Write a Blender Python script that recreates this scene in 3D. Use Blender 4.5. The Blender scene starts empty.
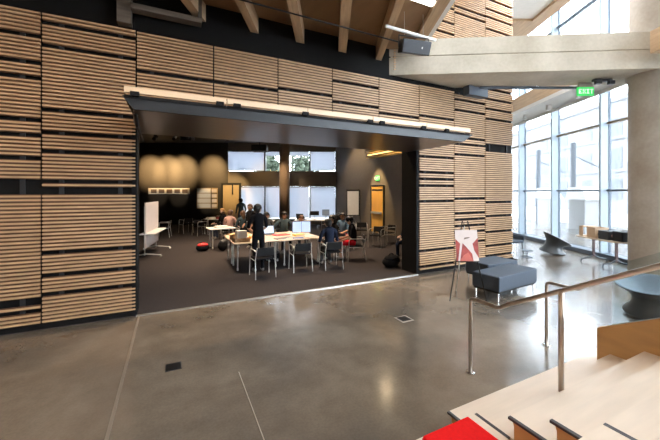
import bpy, bmesh, math, random
from mathutils import Matrix, Vector
random.seed(7)
C = bpy.context.scene.collection
sc = bpy.context.scene
TH = math.radians(26.3)
CT, ST = math.cos(TH), math.sin(TH)
H = 2.06                                   # eye height above the lobby floor
GRID = -TH                                 # heading of the building's second grid

def W(lat, dep, Z=0.0):                    # second-grid coordinates -> world
    return Vector((dep*ST + lat*CT, dep*CT - lat*ST, Z))

def rot_at(loc, rz):
    return Matrix.Translation(Vector(loc)) @ Matrix.Rotation(rz, 4, 'Z')
GM = Matrix.Rotation(GRID, 4, 'Z')         # grid matrix: x = lat, y = depth
FAC = rot_at(W(8.45, 0), GRID - math.atan(.0375))   # facade frame: x outwards, y along

# ------------------------------------------------------------------ materials
MATS = {}
def nt(m):
    m.use_nodes = True
    return m.node_tree.nodes, m.node_tree.links, m.node_tree.nodes['Principled BSDF']
def mat(name, col, rough=.5, metal=0., spec=.5, var=0., scale=8., stretch=(1,1,1), bump=0., emit=None, es=0., coat=0., trans=0.):
    if name in MATS: return MATS[name]
    m = bpy.data.materials.new(name); N, L, b = nt(m)
    b.inputs['Base Color'].default_value = (*col, 1)
    b.inputs['Roughness'].default_value = rough
    b.inputs['Metallic'].default_value = metal
    b.inputs['Specular IOR Level'].default_value = spec
    b.inputs['Coat Weight'].default_value = coat
    if emit:
        b.inputs['Emission Color'].default_value = (*emit, 1); b.inputs['Emission Strength'].default_value = es
    tc = N.new('ShaderNodeTexCoord'); mp = N.new('ShaderNodeMapping'); ns = N.new('ShaderNodeTexNoise')
    mp.inputs['Scale'].default_value = stretch; ns.inputs['Scale'].default_value = scale; ns.inputs['Detail'].default_value = 5
    L.new(tc.outputs['Object'], mp.inputs['Vector']); L.new(mp.outputs['Vector'], ns.inputs['Vector'])
    v = max(var, .03)
    cr = N.new('ShaderNodeValToRGB')
    cr.color_ramp.elements[0].position = .3; cr.color_ramp.elements[1].position = .7
    cr.color_ramp.elements[0].color = (*[max(0, c*(1-v)) for c in col], 1)
    cr.color_ramp.elements[1].color = (*[min(1, c*(1+v)) for c in col], 1)
    L.new(ns.outputs['Fac'], cr.inputs['Fac']); L.new(cr.outputs['Color'], b.inputs['Base Color'])
    if bump:
        bp = N.new('ShaderNodeBump'); bp.inputs['Strength'].default_value = bump; bp.inputs['Distance'].default_value = .01
        L.new(ns.outputs['Fac'], bp.inputs['Height']); L.new(bp.outputs['Normal'], b.inputs['Normal'])
    MATS[name] = m
    return m

M = {}
M['slat'] = mat('slat_wood', (.52,.325,.175), .5, var=.25, scale=3, stretch=(1.2,8,16))
M['gap_shade'] = mat('slat_gap_shade', (.11,.05,.022), .7, var=.2, scale=3, stretch=(1,8,8))  # brown stands in for shade and bounced light between slats
M['membrane'] = mat('black_membrane', (.009,.0085,.0085), .85, spec=.15)
M['batten'] = mat('dark_batten', (.03,.03,.032), .7, spec=.2)
M['black_wall'] = mat('black_paint', (.01,.01,.011), .8, spec=.15)
M['steel_dark'] = mat('dark_steel', (.028,.03,.034), .45, metal=.2)
M['door_under'] = mat('door_underside', (.085,.065,.058), .28, metal=.55, var=.15, scale=2, stretch=(.3,14,1))
M['strip_wood'] = mat('light_edge_wood', (.68,.5,.33), .5, var=.1, scale=2, stretch=(1,8,8))
M['glulam'] = mat('glulam', (.47,.32,.19), .5, var=.16, scale=2.5, stretch=(9,.8,9))
M['glulam_dim'] = mat('dark_timber', (.11,.085,.065), .6, var=.2, scale=3, stretch=(1,8,8))  # even dark brown, deeper than the other timber
M['ply_ceiling'] = mat('plywood_ceiling', (.26,.155,.08), .55, var=.15, scale=1.5, stretch=(3,.6,1))
M['white_paint'] = mat('white_paint', (.8,.79,.77), .6)
M['wall_room'] = mat('taupe_wall_paint', (.2,.165,.13), .6, var=.05)
M['wall_dark'] = mat('charcoal_wall_paint', (.035,.03,.026), .6, var=.05)
M['room_ceiling'] = mat('dark_ceiling', (.05,.048,.05), .6)
M['carpet'] = mat('carpet', (.042,.036,.036), .95, var=.3, scale=60, spec=.1)
M['threshold'] = mat('aluminium_threshold', (.55,.55,.55), .35, metal=.8)
M['alu'] = mat('pale_aluminium', (.36,.43,.49), .5, metal=.2)
M['gasket'] = mat('dark_gasket', (.1,.13,.17), .5)
M['tan_bar'] = mat('bronze_bar', (.3,.24,.17), .5)
M['sill'] = mat('blue_grey_sill', (.085,.11,.145), .4)
M['soffit'] = mat('grey_soffit', (.62,.6,.57), .6)
M['stair_wood'] = mat('pale_maple', (.74,.62,.5), .4, var=.05, scale=2, stretch=(1,9,9))
M['oak'] = mat('oak_veneer', (.6,.34,.13), .4, var=.1, scale=2.2, stretch=(1,1,5))
M['nosing'] = mat('dark_nosing', (.05,.045,.05), .6)
M['red_felt'] = mat('red_felt', (.72,.012,.012), .9, var=.06, scale=40, spec=.1)
M['steel'] = mat('brushed_steel', (.6,.53,.47), .28, metal=1.)
M['chrome'] = mat('chrome', (.72,.72,.72), .2, metal=1.)
M['silver'] = mat('silver_tube', (.62,.61,.58), .35, metal=.5)
M['ottoman'] = mat('slate_upholstery', (.05,.066,.09), .75, var=.1, scale=60)
M['spun'] = mat('charcoal_plastic', (.05,.058,.066), .32, var=.05)
M['dish_sheen'] = mat('spun_sky_sheen', (.13,.17,.21), .35)  # paler blue stands in for sky reflected in the dish
M['table_top'] = mat('pale_laminate', (.6,.48,.36), .4, var=.04)
M['white_top'] = mat('white_laminate', (.8,.79,.77), .3)
M['black_plastic'] = mat('black_plastic', (.01,.01,.011), .5, spec=.25)
M['black_fabric'] = mat('black_fabric', (.012,.012,.014), .9, spec=.1)
M['toy_wood'] = mat('beech', (.6,.42,.27), .5, var=.1, scale=3)
M['dark_case'] = mat('dark_case', (.03,.032,.036), .4)
M['paper'] = mat('paper', (.82,.78,.72), .7)
M['kraft'] = mat('kraft_board', (.62,.4,.2), .7)
M['tan_board'] = mat('tan_pinboard', (.46,.34,.2), .8)
M['photo_dark'] = mat('dark_print', (.18,.13,.1), .5)
M['whiteboard'] = mat('whiteboard', (.74,.66,.62), .35)
M['wicker'] = mat('wicker', (.32,.2,.1), .7, var=.3, scale=30)
M['orange'] = mat('orange_peel', (.8,.32,.04), .5)
M['red_plastic'] = mat('red_plastic', (.7,.03,.03), .4)
M['maroon'] = mat('maroon_fabric', (.2,.02,.025), .8)
M['blue'] = mat('blue_print', (.06,.12,.4), .5)
M['yellow'] = mat('yellow_print', (.75,.5,.08), .5)
M['door_orange'] = mat('honey_door', (.85,.46,.09), .4, var=.08, scale=2, stretch=(6,6,.6))
M['door_frame'] = mat('black_door_frame', (.02,.018,.016), .5)
M['ext_wall'] = mat('pale_render', (.27,.27,.28), .8)
M['ext_win'] = mat('pale_window', (.15,.16,.175), .5)
M['ext_ground'] = mat('pale_pavement', (.42,.42,.42), .9)
M['ext_pole'] = mat('grey_pole', (.09,.11,.135), .6)
M['ext_van'] = mat('van_panel', (.42,.42,.43), .5)
M['ext_blue'] = mat('blue_sign', (.03,.07,.22), .5)
M['leaf'] = mat('leaf', (.04,.055,.03), .7, var=.4, scale=6)
M['bark'] = mat('bark', (.15,.1,.07), .9, var=.3)
M['screen'] = mat('lit_screen', (.3,.4,.5), .3, emit=(.55,.75,1.), es=.8)
M['screen_grey'] = mat('grey_screen', (.2,.24,.28), .3, emit=(.5,.6,.7), es=.12)
M['lamp_white'] = mat('lit_diffuser', (.9,.9,.9), .4, emit=(1,.97,.9), es=4.)
M['lamp_warm'] = mat('lit_lens', (.9,.8,.6), .4, emit=(1,.72,.36), es=22.)
M['sign_green'] = mat('lit_green_sign', (.05,.5,.12), .4, emit=(.05,.8,.16), es=.75)
M['sign_letter'] = mat('lit_white_letter', (.8,.9,.8), .4, emit=(.75,1,.75), es=.75)
M['wood_lit'] = mat('yellow_pine_slat', (.8,.55,.18), .4)

# concrete column / beam
def concrete(name, base, warm, rough):
    m = bpy.data.materials.new(name); N, L, b = nt(m)
    tc = N.new('ShaderNodeTexCoord'); n1 = N.new('ShaderNodeTexNoise'); n1.inputs['Scale'].default_value = 1.1; n1.inputs['Detail'].default_value = 8
    n2 = N.new('ShaderNodeTexNoise'); n2.inputs['Scale'].default_value = 14; n2.inputs['Detail'].default_value = 4
    L.new(tc.outputs['Object'], n1.inputs['Vector']); L.new(tc.outputs['Object'], n2.inputs['Vector'])
    r = N.new('ShaderNodeValToRGB'); r.color_ramp.elements[0].color = (*warm, 1); r.color_ramp.elements[1].color = (*base, 1)
    r.color_ramp.elements[0].position = .3; r.color_ramp.elements[1].position = .68
    L.new(n1.outputs['Fac'], r.inputs['Fac'])
    mx = N.new('ShaderNodeMixRGB'); mx.blend_type = 'MULTIPLY'; mx.inputs[0].default_value = .25
    L.new(r.outputs['Color'], mx.inputs[1]); L.new(n2.outputs['Fac'], mx.inputs[2]); L.new(mx.outputs[0], b.inputs['Base Color'])
    b.inputs['Roughness'].default_value = rough
    bp = N.new('ShaderNodeBump'); bp.inputs['Strength'].default_value = .15; bp.inputs['Distance'].default_value = .01
    L.new(n2.outputs['Fac'], bp.inputs['Height']); L.new(bp.outputs['Normal'], b.inputs['Normal'])
    return m
M['beam'] = concrete('beam_concrete', (.6,.545,.45), (.42,.365,.28), .7)
M['column'] = concrete('column_concrete', (.52,.48,.42), (.38,.32,.25), .65)
M['room_column'] = concrete('tan_column', (.5,.37,.25), (.42,.3,.2), .7)

def floor_mat():
    m = bpy.data.materials.new('polished_concrete'); N, L, b = nt(m)
    tc = N.new('ShaderNodeTexCoord')
    n1 = N.new('ShaderNodeTexNoise'); n1.inputs['Scale'].default_value = .75; n1.inputs['Detail'].default_value = 6; n1.inputs['Roughness'].default_value = .55; n1.inputs['Distortion'].default_value = .3
    n2 = N.new('ShaderNodeTexNoise'); n2.inputs['Scale'].default_value = 3.6; n2.inputs['Detail'].default_value = 6
    n3 = N.new('ShaderNodeTexNoise'); n3.inputs['Scale'].default_value = 45; n3.inputs['Detail'].default_value = 3
    for n in (n1, n2, n3): L.new(tc.outputs['Object'], n.inputs['Vector'])
    r = N.new('ShaderNodeValToRGB'); e = r.color_ramp.elements
    e[0].position = .25; e[0].color = (.1,.087,.073, 1); e[1].position = .75; e[1].color = (.26,.212,.163, 1)
    k = e.new(.5); k.color = (.17,.138,.105, 1)
    L.new(n1.outputs['Fac'], r.inputs['Fac'])
    mx = N.new('ShaderNodeMixRGB'); mx.blend_type = 'OVERLAY'; mx.inputs[0].default_value = .25
    L.new(r.outputs['Color'], mx.inputs[1]); L.new(n2.outputs['Fac'], mx.inputs[2])
    mx2 = N.new('ShaderNodeMixRGB'); mx2.blend_type = 'OVERLAY'; mx2.inputs[0].default_value = .2
    L.new(mx.outputs[0], mx2.inputs[1]); L.new(n3.outputs['Fac'], mx2.inputs[2]); L.new(mx2.outputs[0], b.inputs['Base Color'])
    mr = N.new('ShaderNodeMapRange'); mr.inputs['To Min'].default_value = .16; mr.inputs['To Max'].default_value = .27
    L.new(n2.outputs['Fac'], mr.inputs['Value']); L.new(mr.outputs[0], b.inputs['Roughness'])
    b.inputs['Specular IOR Level'].default_value = .55
    b.inputs['Coat Weight'].default_value = .6; b.inputs['Coat Roughness'].default_value = .15
    return m
M['floor'] = floor_mat()

def glass_mat(name, tint=(.95,.97,.98), refl=1.0):
    m = bpy.data.materials.new(name); m.use_nodes = True; N = m.node_tree.nodes; L = m.node_tree.links; N.clear()
    o = N.new('ShaderNodeOutputMaterial'); t = N.new('ShaderNodeBsdfTransparent'); g = N.new('ShaderNodeBsdfGlossy'); mx = N.new('ShaderNodeMixShader')
    f = N.new('ShaderNodeFresnel'); f.inputs['IOR'].default_value = 1.45
    mu = N.new('ShaderNodeMath'); mu.operation = 'MULTIPLY'; mu.inputs[1].default_value = refl
    t.inputs['Color'].default_value = (*tint, 1); g.inputs['Roughness'].default_value = .02
    L.new(f.outputs[0], mu.inputs[0]); L.new(mu.outputs[0], mx.inputs[0]); L.new(t.outputs[0], mx.inputs[1]); L.new(g.outputs[0], mx.inputs[2]); L.new(mx.outputs[0], o.inputs[0])
    return m
M['glass'] = glass_mat('facade_glass', refl=.8)
M['guard_glass'] = glass_mat('guard_glass', (.86,.91,.92))
def shade_mat():
    m = bpy.data.materials.new('roller_shade_fabric'); m.use_nodes = True; N = m.node_tree.nodes; L = m.node_tree.links; N.clear()
    o = N.new('ShaderNodeOutputMaterial'); d = N.new('ShaderNodeBsdfDiffuse'); t = N.new('ShaderNodeBsdfTranslucent'); mx = N.new('ShaderNodeMixShader')
    d.inputs['Color'].default_value = (.75,.74,.74,1); t.inputs['Color'].default_value = (.86,.89,.96,1); mx.inputs[0].default_value = .3
    L.new(d.outputs[0], mx.inputs[1]); L.new(t.outputs[0], mx.inputs[2]); L.new(mx.outputs[0], o.inputs[0])
    return m
M['shade'] = shade_mat()
def poster_mat():
    m = mat('poster_red', (.36,.06,.05), .5, var=.4, scale=5); return m
M['poster_red'] = poster_mat()
M['poster_pink'] = mat('poster_coral', (.55,.13,.1), .5, var=.2, scale=6)
M['poster_white'] = mat('poster_white', (.66,.57,.54), .5)

# ------------------------------------------------------------------ mesh helpers
class MB:
    def __init__(s): s.v = []; s.f = []; s.mi = []; s.cur = 0
    def add(s, vs, fs):
        o = len(s.v); s.v += [tuple(x) for x in vs]; s.f += [tuple(i+o for i in f) for f in fs]; s.mi += [s.cur]*len(fs); return s
    def box(s, x0, x1, y0, y1, z0, z1, mx=None):
        vs = [Vector((x, y, z)) for z in (z0, z1) for x, y in ((x0,y0),(x1,y0),(x1,y1),(x0,y1))]
        if mx is not None: vs = [mx @ v for v in vs]
        return s.add(vs, [(3,2,1,0),(4,5,6,7),(0,1,5,4),(1,2,6,5),(2,3,7,6),(3,0,4,7)])
    def prism(s, poly, z0, z1, mx=None):             # poly in xy, counter-clockwise, extruded in z
        n = len(poly); vs = [Vector((x, y, z)) for z in (z0, z1) for x, y in poly]
        if mx is not None: vs = [mx @ v for v in vs]
        return s.add(vs, [tuple(range(n-1, -1, -1)), tuple(range(n, 2*n))] + [(i, (i+1) % n, n+(i+1) % n, n+i) for i in range(n)])
    def tube(s, pts, r, n=8, closed=False):
        pts = [Vector(p) for p in pts]; rings = []; k = len(pts); up = Vector((0,0,1)); prev = None
        for i, p in enumerate(pts):
            a = pts[max(0, i-1)]; b = pts[min(k-1, i+1)]; t = (b-a).normalized()
            if prev is None:
                x = t.cross(up) if abs(t.dot(up)) < .95 else t.cross(Vector((1,0,0)))
            else: x = prev - t*prev.dot(t)
            x.normalize(); prev = x; y = t.cross(x)
            rr = r[i] if isinstance(r, (list, tuple)) else r
            rings.append([p + rr*(math.cos(q*2*math.pi/n)*x + math.sin(q*2*math.pi/n)*y) for q in range(n)])
        vs = [v for R in rings for v in R]; fs = []
        for i in range(k-1):
            for q in range(n): fs.append((i*n+q, (i+1)*n+q, (i+1)*n+(q+1) % n, i*n+(q+1) % n))
        fs += [tuple(range(n)), tuple((k-1)*n+q for q in range(n-1, -1, -1))]
        return s.add(vs, fs)
    def lathe(s, prof, n=32, mx=None, cap=True):
        vs = []; fs = []
        for r, z in prof:
            for q in range(n):
                v = Vector((r*math.cos(q*2*math.pi/n), r*math.sin(q*2*math.pi/n), z)); vs.append(mx @ v if mx is not None else v)
        k = len(prof)
        for i in range(k-1):
            for q in range(n): fs.append((i*n+q, i*n+(q+1) % n, (i+1)*n+(q+1) % n, (i+1)*n+q))
        if cap: fs += [tuple(range(n-1, -1, -1)), tuple((k-1)*n+q for q in range(n))]
        return s.add(vs, fs)
    def cyl(s, x, y, z0, z1, r, n=20): return s.lathe([(r, z0), (r, z1)], n, Matrix.Translation((x, y, 0)))
    def ball(s, c, r, nu=12, nv=8, sx=1, sy=1, sz=1):
        vs = []; fs = []
        for j in range(nv+1):
            a = math.pi*j/nv
            for i in range(nu):
                b = 2*math.pi*i/nu; vs.append((c[0]+r*sx*math.sin(a)*math.cos(b), c[1]+r*sy*math.sin(a)*math.sin(b), c[2]+r*sz*math.cos(a)))
        for j in range(nv):
            for i in range(nu): fs.append((j*nu+i, (j+1)*nu+i, (j+1)*nu+(i+1) % nu, j*nu+(i+1) % nu))
        return s.add(vs, fs)
    def build(s, name, m, parent=None, mx=None, bevel=0., smooth=False, seg=2):
        me = bpy.data.meshes.new(name); me.from_pydata(s.v, [], s.f); me.update()
        ms = m if isinstance(m, (list, tuple)) else [m]
        for q in ms: me.materials.append(q)
        if len(ms) > 1: me.polygons.foreach_set('material_index', s.mi)
        o = bpy.data.objects.new(name, me); C.objects.link(o)
        if mx is not None: o.matrix_world = mx
        if parent is not None: o.parent = parent
        if smooth: me.polygons.foreach_set('use_smooth', [True]*len(me.polygons))
        if bevel:
            b = o.modifiers.new('bevel', 'BEVEL'); b.width = bevel; b.segments = seg; b.limit_method = 'ANGLE'; b.angle_limit = .6
        me.update(); return o

def tag(o, label, cat, group=None, kind=None):
    o['label'] = label; o['category'] = cat
    if group: o['group'] = group
    if kind: o['kind'] = kind
    return o
def thing(name, label, cat, loc=(0,0,0), rz=0., group=None):
    o = bpy.data.objects.new(name, None); o.empty_display_size = .1; C.objects.link(o)
    o.location = loc; o.rotation_euler = (0, 0, rz)
    return tag(o, label, cat, group)
def struct(name, mb, m, mx=None, parent=None, bevel=0., label=None):
    o = mb.build(name, m, parent, mx, bevel)
    if parent is None: o['kind'] = 'structure'
    if label: o['label'] = label
    return o
def dup(root, loc, rz, label, group=None):
    r = root.copy(); C.objects.link(r); r.location = loc; r.rotation_euler = (0, 0, rz); r['label'] = label
    if group: r['group'] = group
    for ch in list(root.children):
        c = ch.copy(); C.objects.link(c); c.parent = r
        for g in list(ch.children):
            d = g.copy(); C.objects.link(d); d.parent = c
    return r

# ------------------------------------------------------------------ the slatted wall
WY = 6.2                                    # front face of the slats
PX0 = -1.753; PW = 1.22
TOPZ = 4.76
def wall_z(px, y):                          # height on the slatted wall of a mark measured in the photograph
    u = (px-330)/320; z = WY/(CT-ST*u); return H - (y-192)*z/320
PITCH = .057; SH = .027; SD = .05
def slat_panel(x0, x1, z0, z1, gaps, parent):
    mb = MB(); n = int((z1-z0)/PITCH)
    x0 += .012; x1 -= .012
    for i in range(n):
        zc = z0 + (i+.5)*PITCH
        if any(abs(zc-g) <= (PITCH/2 if w <= 2.2 else w*PITCH/2) for g, w in gaps): continue
        mb.cur = 0; mb.box(x0, x1, WY, WY+SD, zc-SH/2, zc+SH/2)
        mb.cur = 1; mb.box(x0, x1, WY+.028, WY+SD, zc-PITCH*.5, zc+PITCH*.5)  # added strip that paints the shaded gap around each slat
    p = mb.build('slat_panel', [M['slat'], M['gap_shade']], parent)
    b = MB()
    for fx in (.18, .82):
        xx = x0 + (x1-x0)*fx; b.box(xx-.03, xx+.03, WY+SD, WY+SD+.03, z0, z1)
    b.build('batten', M['batten'], p)
    return p
wf = MB()
OX0, OX1, OZ = -.533, 5.5, 3.12             # the opening
BY = WY+SD+.03
wf.box(-8, OX0, BY, 6.62, 0, 5.5)
wf.box(OX0, OX1, BY, 6.62, OZ, 5.5)
wf.box(OX1, 9.25, BY, 6.62, 0, 5.5)
wf.box(5.6, 9.25, BY, 6.62, 5.5, 8.45)
wall_front = struct('wall_front', wf, M['membrane'])
def gp(px, L): return [(wall_z(px, y), w) for y, w in L]
pan = [
 (-1, 0, .085, TOPZ, gp(20, [(31,2),(59,2),(74,2),(117,2),(136,2),(156,2),(184.5,2.6),(194,1.6),(303.7,2.6),(312.5,1.4)])),
 (0, 1, .085, TOPZ, gp(90, [(29,1.2),(52.5,1.7),(114,2),(136,2),(154.5,2),(181.5,2),(191,2.4),(252,1.8),(270.7,1.8),(289.5,1.8)])),
 (1, 2, OZ+.03, TOPZ, gp(170, [(74,1.7)])),
 (2, 3, OZ+.03, TOPZ, gp(245, [(87,1.7)])),
 (3, 4, OZ+.03, TOPZ, gp(304, [(92.5,1.7)])),
 (4, 5, OZ+.03, TOPZ, gp(355, [(85,1.7),(104.5,1.7)])),
 (5, 6, OZ+.03, TOPZ, gp(398, [(114,1.7)])),
 (6, 7, .085, TOPZ, gp(436, [(117.7,1.7),(156.4,1.7),(172.3,1.7),(178.8,1.7),(185.5,1.7),(200.5,1.7),(249.5,1.7),(264.5,1.7)])),
 (7, 8, .085, TOPZ, gp(470, [(95,1.7),(101.4,1.7),(112,1.7),(139.3,1.7),(145.2,1.7),(155.7,1.7),(199,1.7),(214,1.7),(219.8,1.7),(225.9,1.7),(231.7,1.7),(242,1.7)])),
 (8, 9, .085, 5.0, gp(499, [(101.3,1.7),(111.3,1.7),(121,1.7),(145,1.7),(150.3,3),(202,1.7),(215.7,1.7),(231.5,1.7),(245.2,1.7),(254.5,1.7)])),
 (6, 7, 4.98, 8.4, gp(447, [(7.6,1.7),(22,1.7),(32.5,1.7)])),
 (7, 8, 4.98, 8.4, gp(470, [(11.5,2),(16,1.2)])),
 (8, 9, 5.05, 8.4, gp(500, [(4,2),(13,1.2),(20,1.2),(32,1.2)])),
 (5.35, 6, 4.98, 8.4, []),
]
slat_panel(PX0-5*PW, PX0-PW, .085, TOPZ, [], wall_front)
for a, b, z0, z1, g in pan:
    slat_panel(PX0+a*PW, PX0+b*PW, z0, z1, g, wall_front)
# jambs of the opening
jm = MB(); jm.box(OX0-.06, OX0+.01, WY+.01, 6.64, 0, OZ); struct('trim_1', jm, M['black_wall'])
jm = MB(); jm.box(OX1-.02, OX1+.05, WY+.01, 6.78, 0, OZ+.1); struct('trim_2', jm, M['black_wall'])
kb = MB(); kb.box(-8, OX0, WY+.02, WY+.07, 0, .08); kb.box(OX1, 9.25, WY+.02, WY+.07, 0, .08); struct('baseboard_front', kb, M['membrane'])

# ------------------------------------------------------------------ floors, ceilings, shell
fb = MB(); fb.box(-8, 24, -9, 22, -.12, -.004); struct('floor', fb, M['floor'])
cp = MB(); cp.prism([(-4.2,WY+.01),(9.5,WY+.01),(9.5,18.4),(-4.2,25.2)], -.006, .004)
struct('floor_carpet', cp, M['carpet'])
th = MB(); th.box(OX0, OX1, WY-.035, WY+.015, -.003, .012); struct('trim_3', th, M['threshold'])
gr = MB(); gr.box(-80, 120, -60, 140, -.5, -.3); struct('ground', gr, M['ext_ground'])
M['joint'] = mat('pale_joint', (.225,.185,.145), .35)
M['joint_thin'] = mat('pale_crack', (.38,.33,.27), .5)
j = MB(); j.box(-.503,-.473,-4,6.15,-.004,.0006); struct('trim_4', j, M['joint'])
j = MB(); j.box(.684,.692,-1,3.75,-.004,.0006); struct('trim_5', j, M['joint_thin'])

a = W(2.1, -8); tip = (WY+.06 + 0)
xw = (2.1 + BY*ST)/CT
lc = MB(); lc.prism([(-8,-9),(a.x,-9),(a.x,a.y),(xw,BY),(-8,BY)], 5.5, 5.62); struct('ceiling', lc, M['ply_ceiling'])
ac = MB(); ac.box(2.0, 7.4, -9, 11.7, 8.4, 8.55, ); struct('ceiling_atrium', ac, M['white_paint'], GM)
fa = MB(); fa.box(2.1, 2.2, -9, 7.55, 5.42, 8.45); struct('wall_atrium', fa, M['white_paint'], GM)
te = MB(); te.box(7.4, 7.85, -9, 13.1, 8.3, 8.6); struct('trim_6', te, M['glulam'], GM)
te = MB(); te.box(5.0, 7.4, 11.7, 13.1, 8.3, 8.6); struct('trim_7', te, M['glulam'], GM)
te = MB(); te.box(5.0, 7.85, 13.1, 13.3, 8.3, 9.6); struct('wall_far', te, M['white_paint'], GM)
sk_ = MB(); sk_.box(7.3, 9.5, -9, 18.5, 9.6, 9.75); struct('ceiling_sky_block', sk_, M['white_paint'], GM)  # opaque roof added to block sky light from the open top
cw = MB(); cw.box(7.42, 7.52, -9, 18.3, 8.56, 9.62); struct('wall_leak_block', cw, M['white_paint'], GM)  # strip added to stop sky light leaking over the ceiling edge
ws_ = MB(); ws_.box(-.1, .1, -8.5, -3, -.1, 9.7); struct('wall_sky_block', ws_, M['white_paint'], FAC)  # solid wall added out of view to shut out open sky
wb = MB(); wb.box(-8.15, -8, -9, 6.6, -.1, 5.6); struct('wall_left', wb, M['white_paint'])
wb = MB(); wb.box(-8.1, 9, -9.15, -9, -.1, 8.6); struct('wall_back', wb, M['white_paint'])
# the beyond of the side lobby
ew = MB(); ew.box(1.7, 9.6, 18.2, 18.35, -.1, 8.6); struct('wall_end', ew, M['white_paint'], GM)
rc = MB(); rc.prism([(9.4,6.6),(12.0,7.3),(14.8,12.95),(12.1,14.3),(9.5,15.5)], 8.62, 8.7); struct('ceiling_side', rc, M['white_paint'])

# rafters under the low ceiling, along the second grid, dying into the black wall
RAF = [(-2.28,.15),(-1.41,.14),(-.54,.165),(.363,.176),(1.22,.14),(2.1,.22)]
RL = ['third grid glulam rafter, half hidden by the dark timber frame at top left', 'leftmost glulam rafter ending in a pale pointed tip above the black wall',
      'second glulam rafter from the left above the black wall', 'upright looking glulam rafter in the middle of the ceiling',
      'glulam rafter just left of the hanging loudspeaker', 'rightmost glulam rafter crossing in front of the upper wood slats']
RL[0] = 'short dim glulam rafter tip left of the other rafters'
for (xr, w), lb in zip(RAF, RL):
    t = tag(MB().add([], []).build('glulam_rafter', M['glulam']), lb, 'roof beam', 'glulam rafters under the ceiling')
    xl = xr - w; mb = MB(); zb_ = 5.18 if xr < 2 else 5.4
    yl = (BY-.002 + xl*ST)/CT; yr = (BY-.002 + xr*ST)/CT
    if xr > 2: yl = yr = 7.52     # ends on the wall plane
    if True:
        vs = [(xl,-6,zb_),(xr,-6,zb_),(xr,yr,zb_),(xl,yl,zb_),(xl,-6,5.498),(xr,-6,5.498),(xr,yr,5.498),(xl,yl,5.498)]
        mb.add(vs, [(3,2,1,0),(4,5,6,7),(0,1,5,4),(1,2,6,5),(2,3,7,6),(3,0,4,7)])
    me = t.data; bpy.data.meshes.remove(me) if False else None
    t2 = mb.build('glulam_rafter', M['glulam'], None, GM)
    t.data = t2.data; t.matrix_world = GM; bpy.data.objects.remove(t2)

# timber frame on the black wall at top left
t = thing('timber_frame', 'dim timber frame of post and rail on the black wall at top left', 'timber frame', (-.69, WY-.02, 4.79))
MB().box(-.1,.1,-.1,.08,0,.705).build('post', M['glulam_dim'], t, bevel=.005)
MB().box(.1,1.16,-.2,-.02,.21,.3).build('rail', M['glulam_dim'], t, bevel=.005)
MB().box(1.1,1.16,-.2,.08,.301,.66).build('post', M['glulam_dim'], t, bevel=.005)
tag(MB().tube([(-.2,5.2,5.13),(4.5,5.2,5.1)], .014, 8).build('cable_pipe', M['black_plastic']), 'thin black pipe running beneath the ceiling rafters', 'pipe')

# ceiling lamp between rafters
t = thing('ceiling_light', 'white lit panel lamp on the ceiling between two rafters, top of photo', 'lamp', W(1.58, 5.62, 5.495), 0)
MB().box(-.36,.36,-.09,.09,-.05,0).build('housing', M['white_paint'], t)
MB().box(-.34,.34,-.08,.08,-.056,-.05).build('diffuser', M['lamp_white'], t)

# conduit and loudspeaker
tag(MB().tube([(3.5,4.8,5.1),(4.72,4.8,5.09)], .03, 10).build('conduit', M['white_paint'], bevel=0), 'pale grey bar hanging above the black loudspeaker', 'conduit')
t = thing('loudspeaker', 'black loudspeaker hanging in a yoke in front of the concrete beam', 'loudspeaker', (4.17, 4.8, 4.84), -.2)
tilt = Matrix.Rotation(math.radians(22), 4, 'X')
MB().prism([(-.3,-.12),(.3,-.12),(.27,.11),(-.27,.11)], -.125, .125, tilt).build('cabinet', M['dark_case'], t, bevel=.015)
MB().prism([(-.28,-.128),(.28,-.128),(.28,-.121),(-.28,-.121)], -.105, .105, tilt).build('grille', mat('speaker_grille', (.05,.055,.065), .6), t)
MB().box(.1,.12,-.132,-.1285,-.02,.015, tilt).build('badge', M['silver'], t)
MB().tube([(-.315,0,-.03),(-.315,0,.2),(.315,0,.2),(.315,0,-.03)], .014, 6).build('yoke', M['dark_case'], t)
for q in (-.2, .2): MB().tube([(q,0,.2),(q,.0,.658)], .004, 5).build('wire', M['silver'], t)

# ------------------------------------------------------------------ concrete beam, columns
bm_ = MB(); bw = rot_at(W(1.3, 7.72), GRID - math.atan(.07))
zb = 4.88
prof = [(0,zb),(1.1,zb),(1.1,5.72),(0,5.72),(0,5.33),(.02,5.32),(.02,5.30),(0,5.29)]
n = len(prof); L0, L1 = -.25, 7.6
vs = [(x, y, z) for x in (L0, L1) for y, z in prof]
bm_.add(vs, [tuple(range(n)), tuple(range(2*n-1, n-1, -1))] + [(i, n+i, n+(i+1) % n, (i+1) % n) for i in range(n)])
o = bm_.build('concrete_beam', M['beam'], None, bw); tag(o, 'massive pale concrete beam crossing from the slat wall to the column', 'beam')
cm = MB(); cl = W(7.89, 7.72)
cm.lathe([(.52,0),(.52,4.7),(.53,4.78),(.57,4.879)], 48); cm.lathe([(.5,5.721),(.5,10)], 48)
o = cm.build('concrete_column', M['column'], None, Matrix.Translation(cl), smooth=True); tag(o, 'thick round concrete column at the right edge of the photo', 'column')
for md in (o.modifiers.new('es', 'EDGE_SPLIT'),): md.split_angle = .6
o = MB().box(6.86, 8.6, 6.2, 6.86, 5.03, 5.5).build('glulam_end', M['glulam'], None, GM); tag(o, 'brown glulam beam end beside the concrete beam at far right', 'roof beam')
tag(MB().box(-.0,2.9,-.03,.03,-.06,0).build('light_track', M['gasket'], None, rot_at(W(4.0,8.55,4.875), GRID)), 'dark straight rail under the concrete beam ending near the green sign', 'rail')
t = thing('emergency_light', 'dark twin headed fitting under the beam beside the column', 'lamp', W(6.8, 8.0, 4.878), GRID)
MB().box(-.22,.22,-.05,.05,-.06,0).build('body', M['dark_case'], t)
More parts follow.
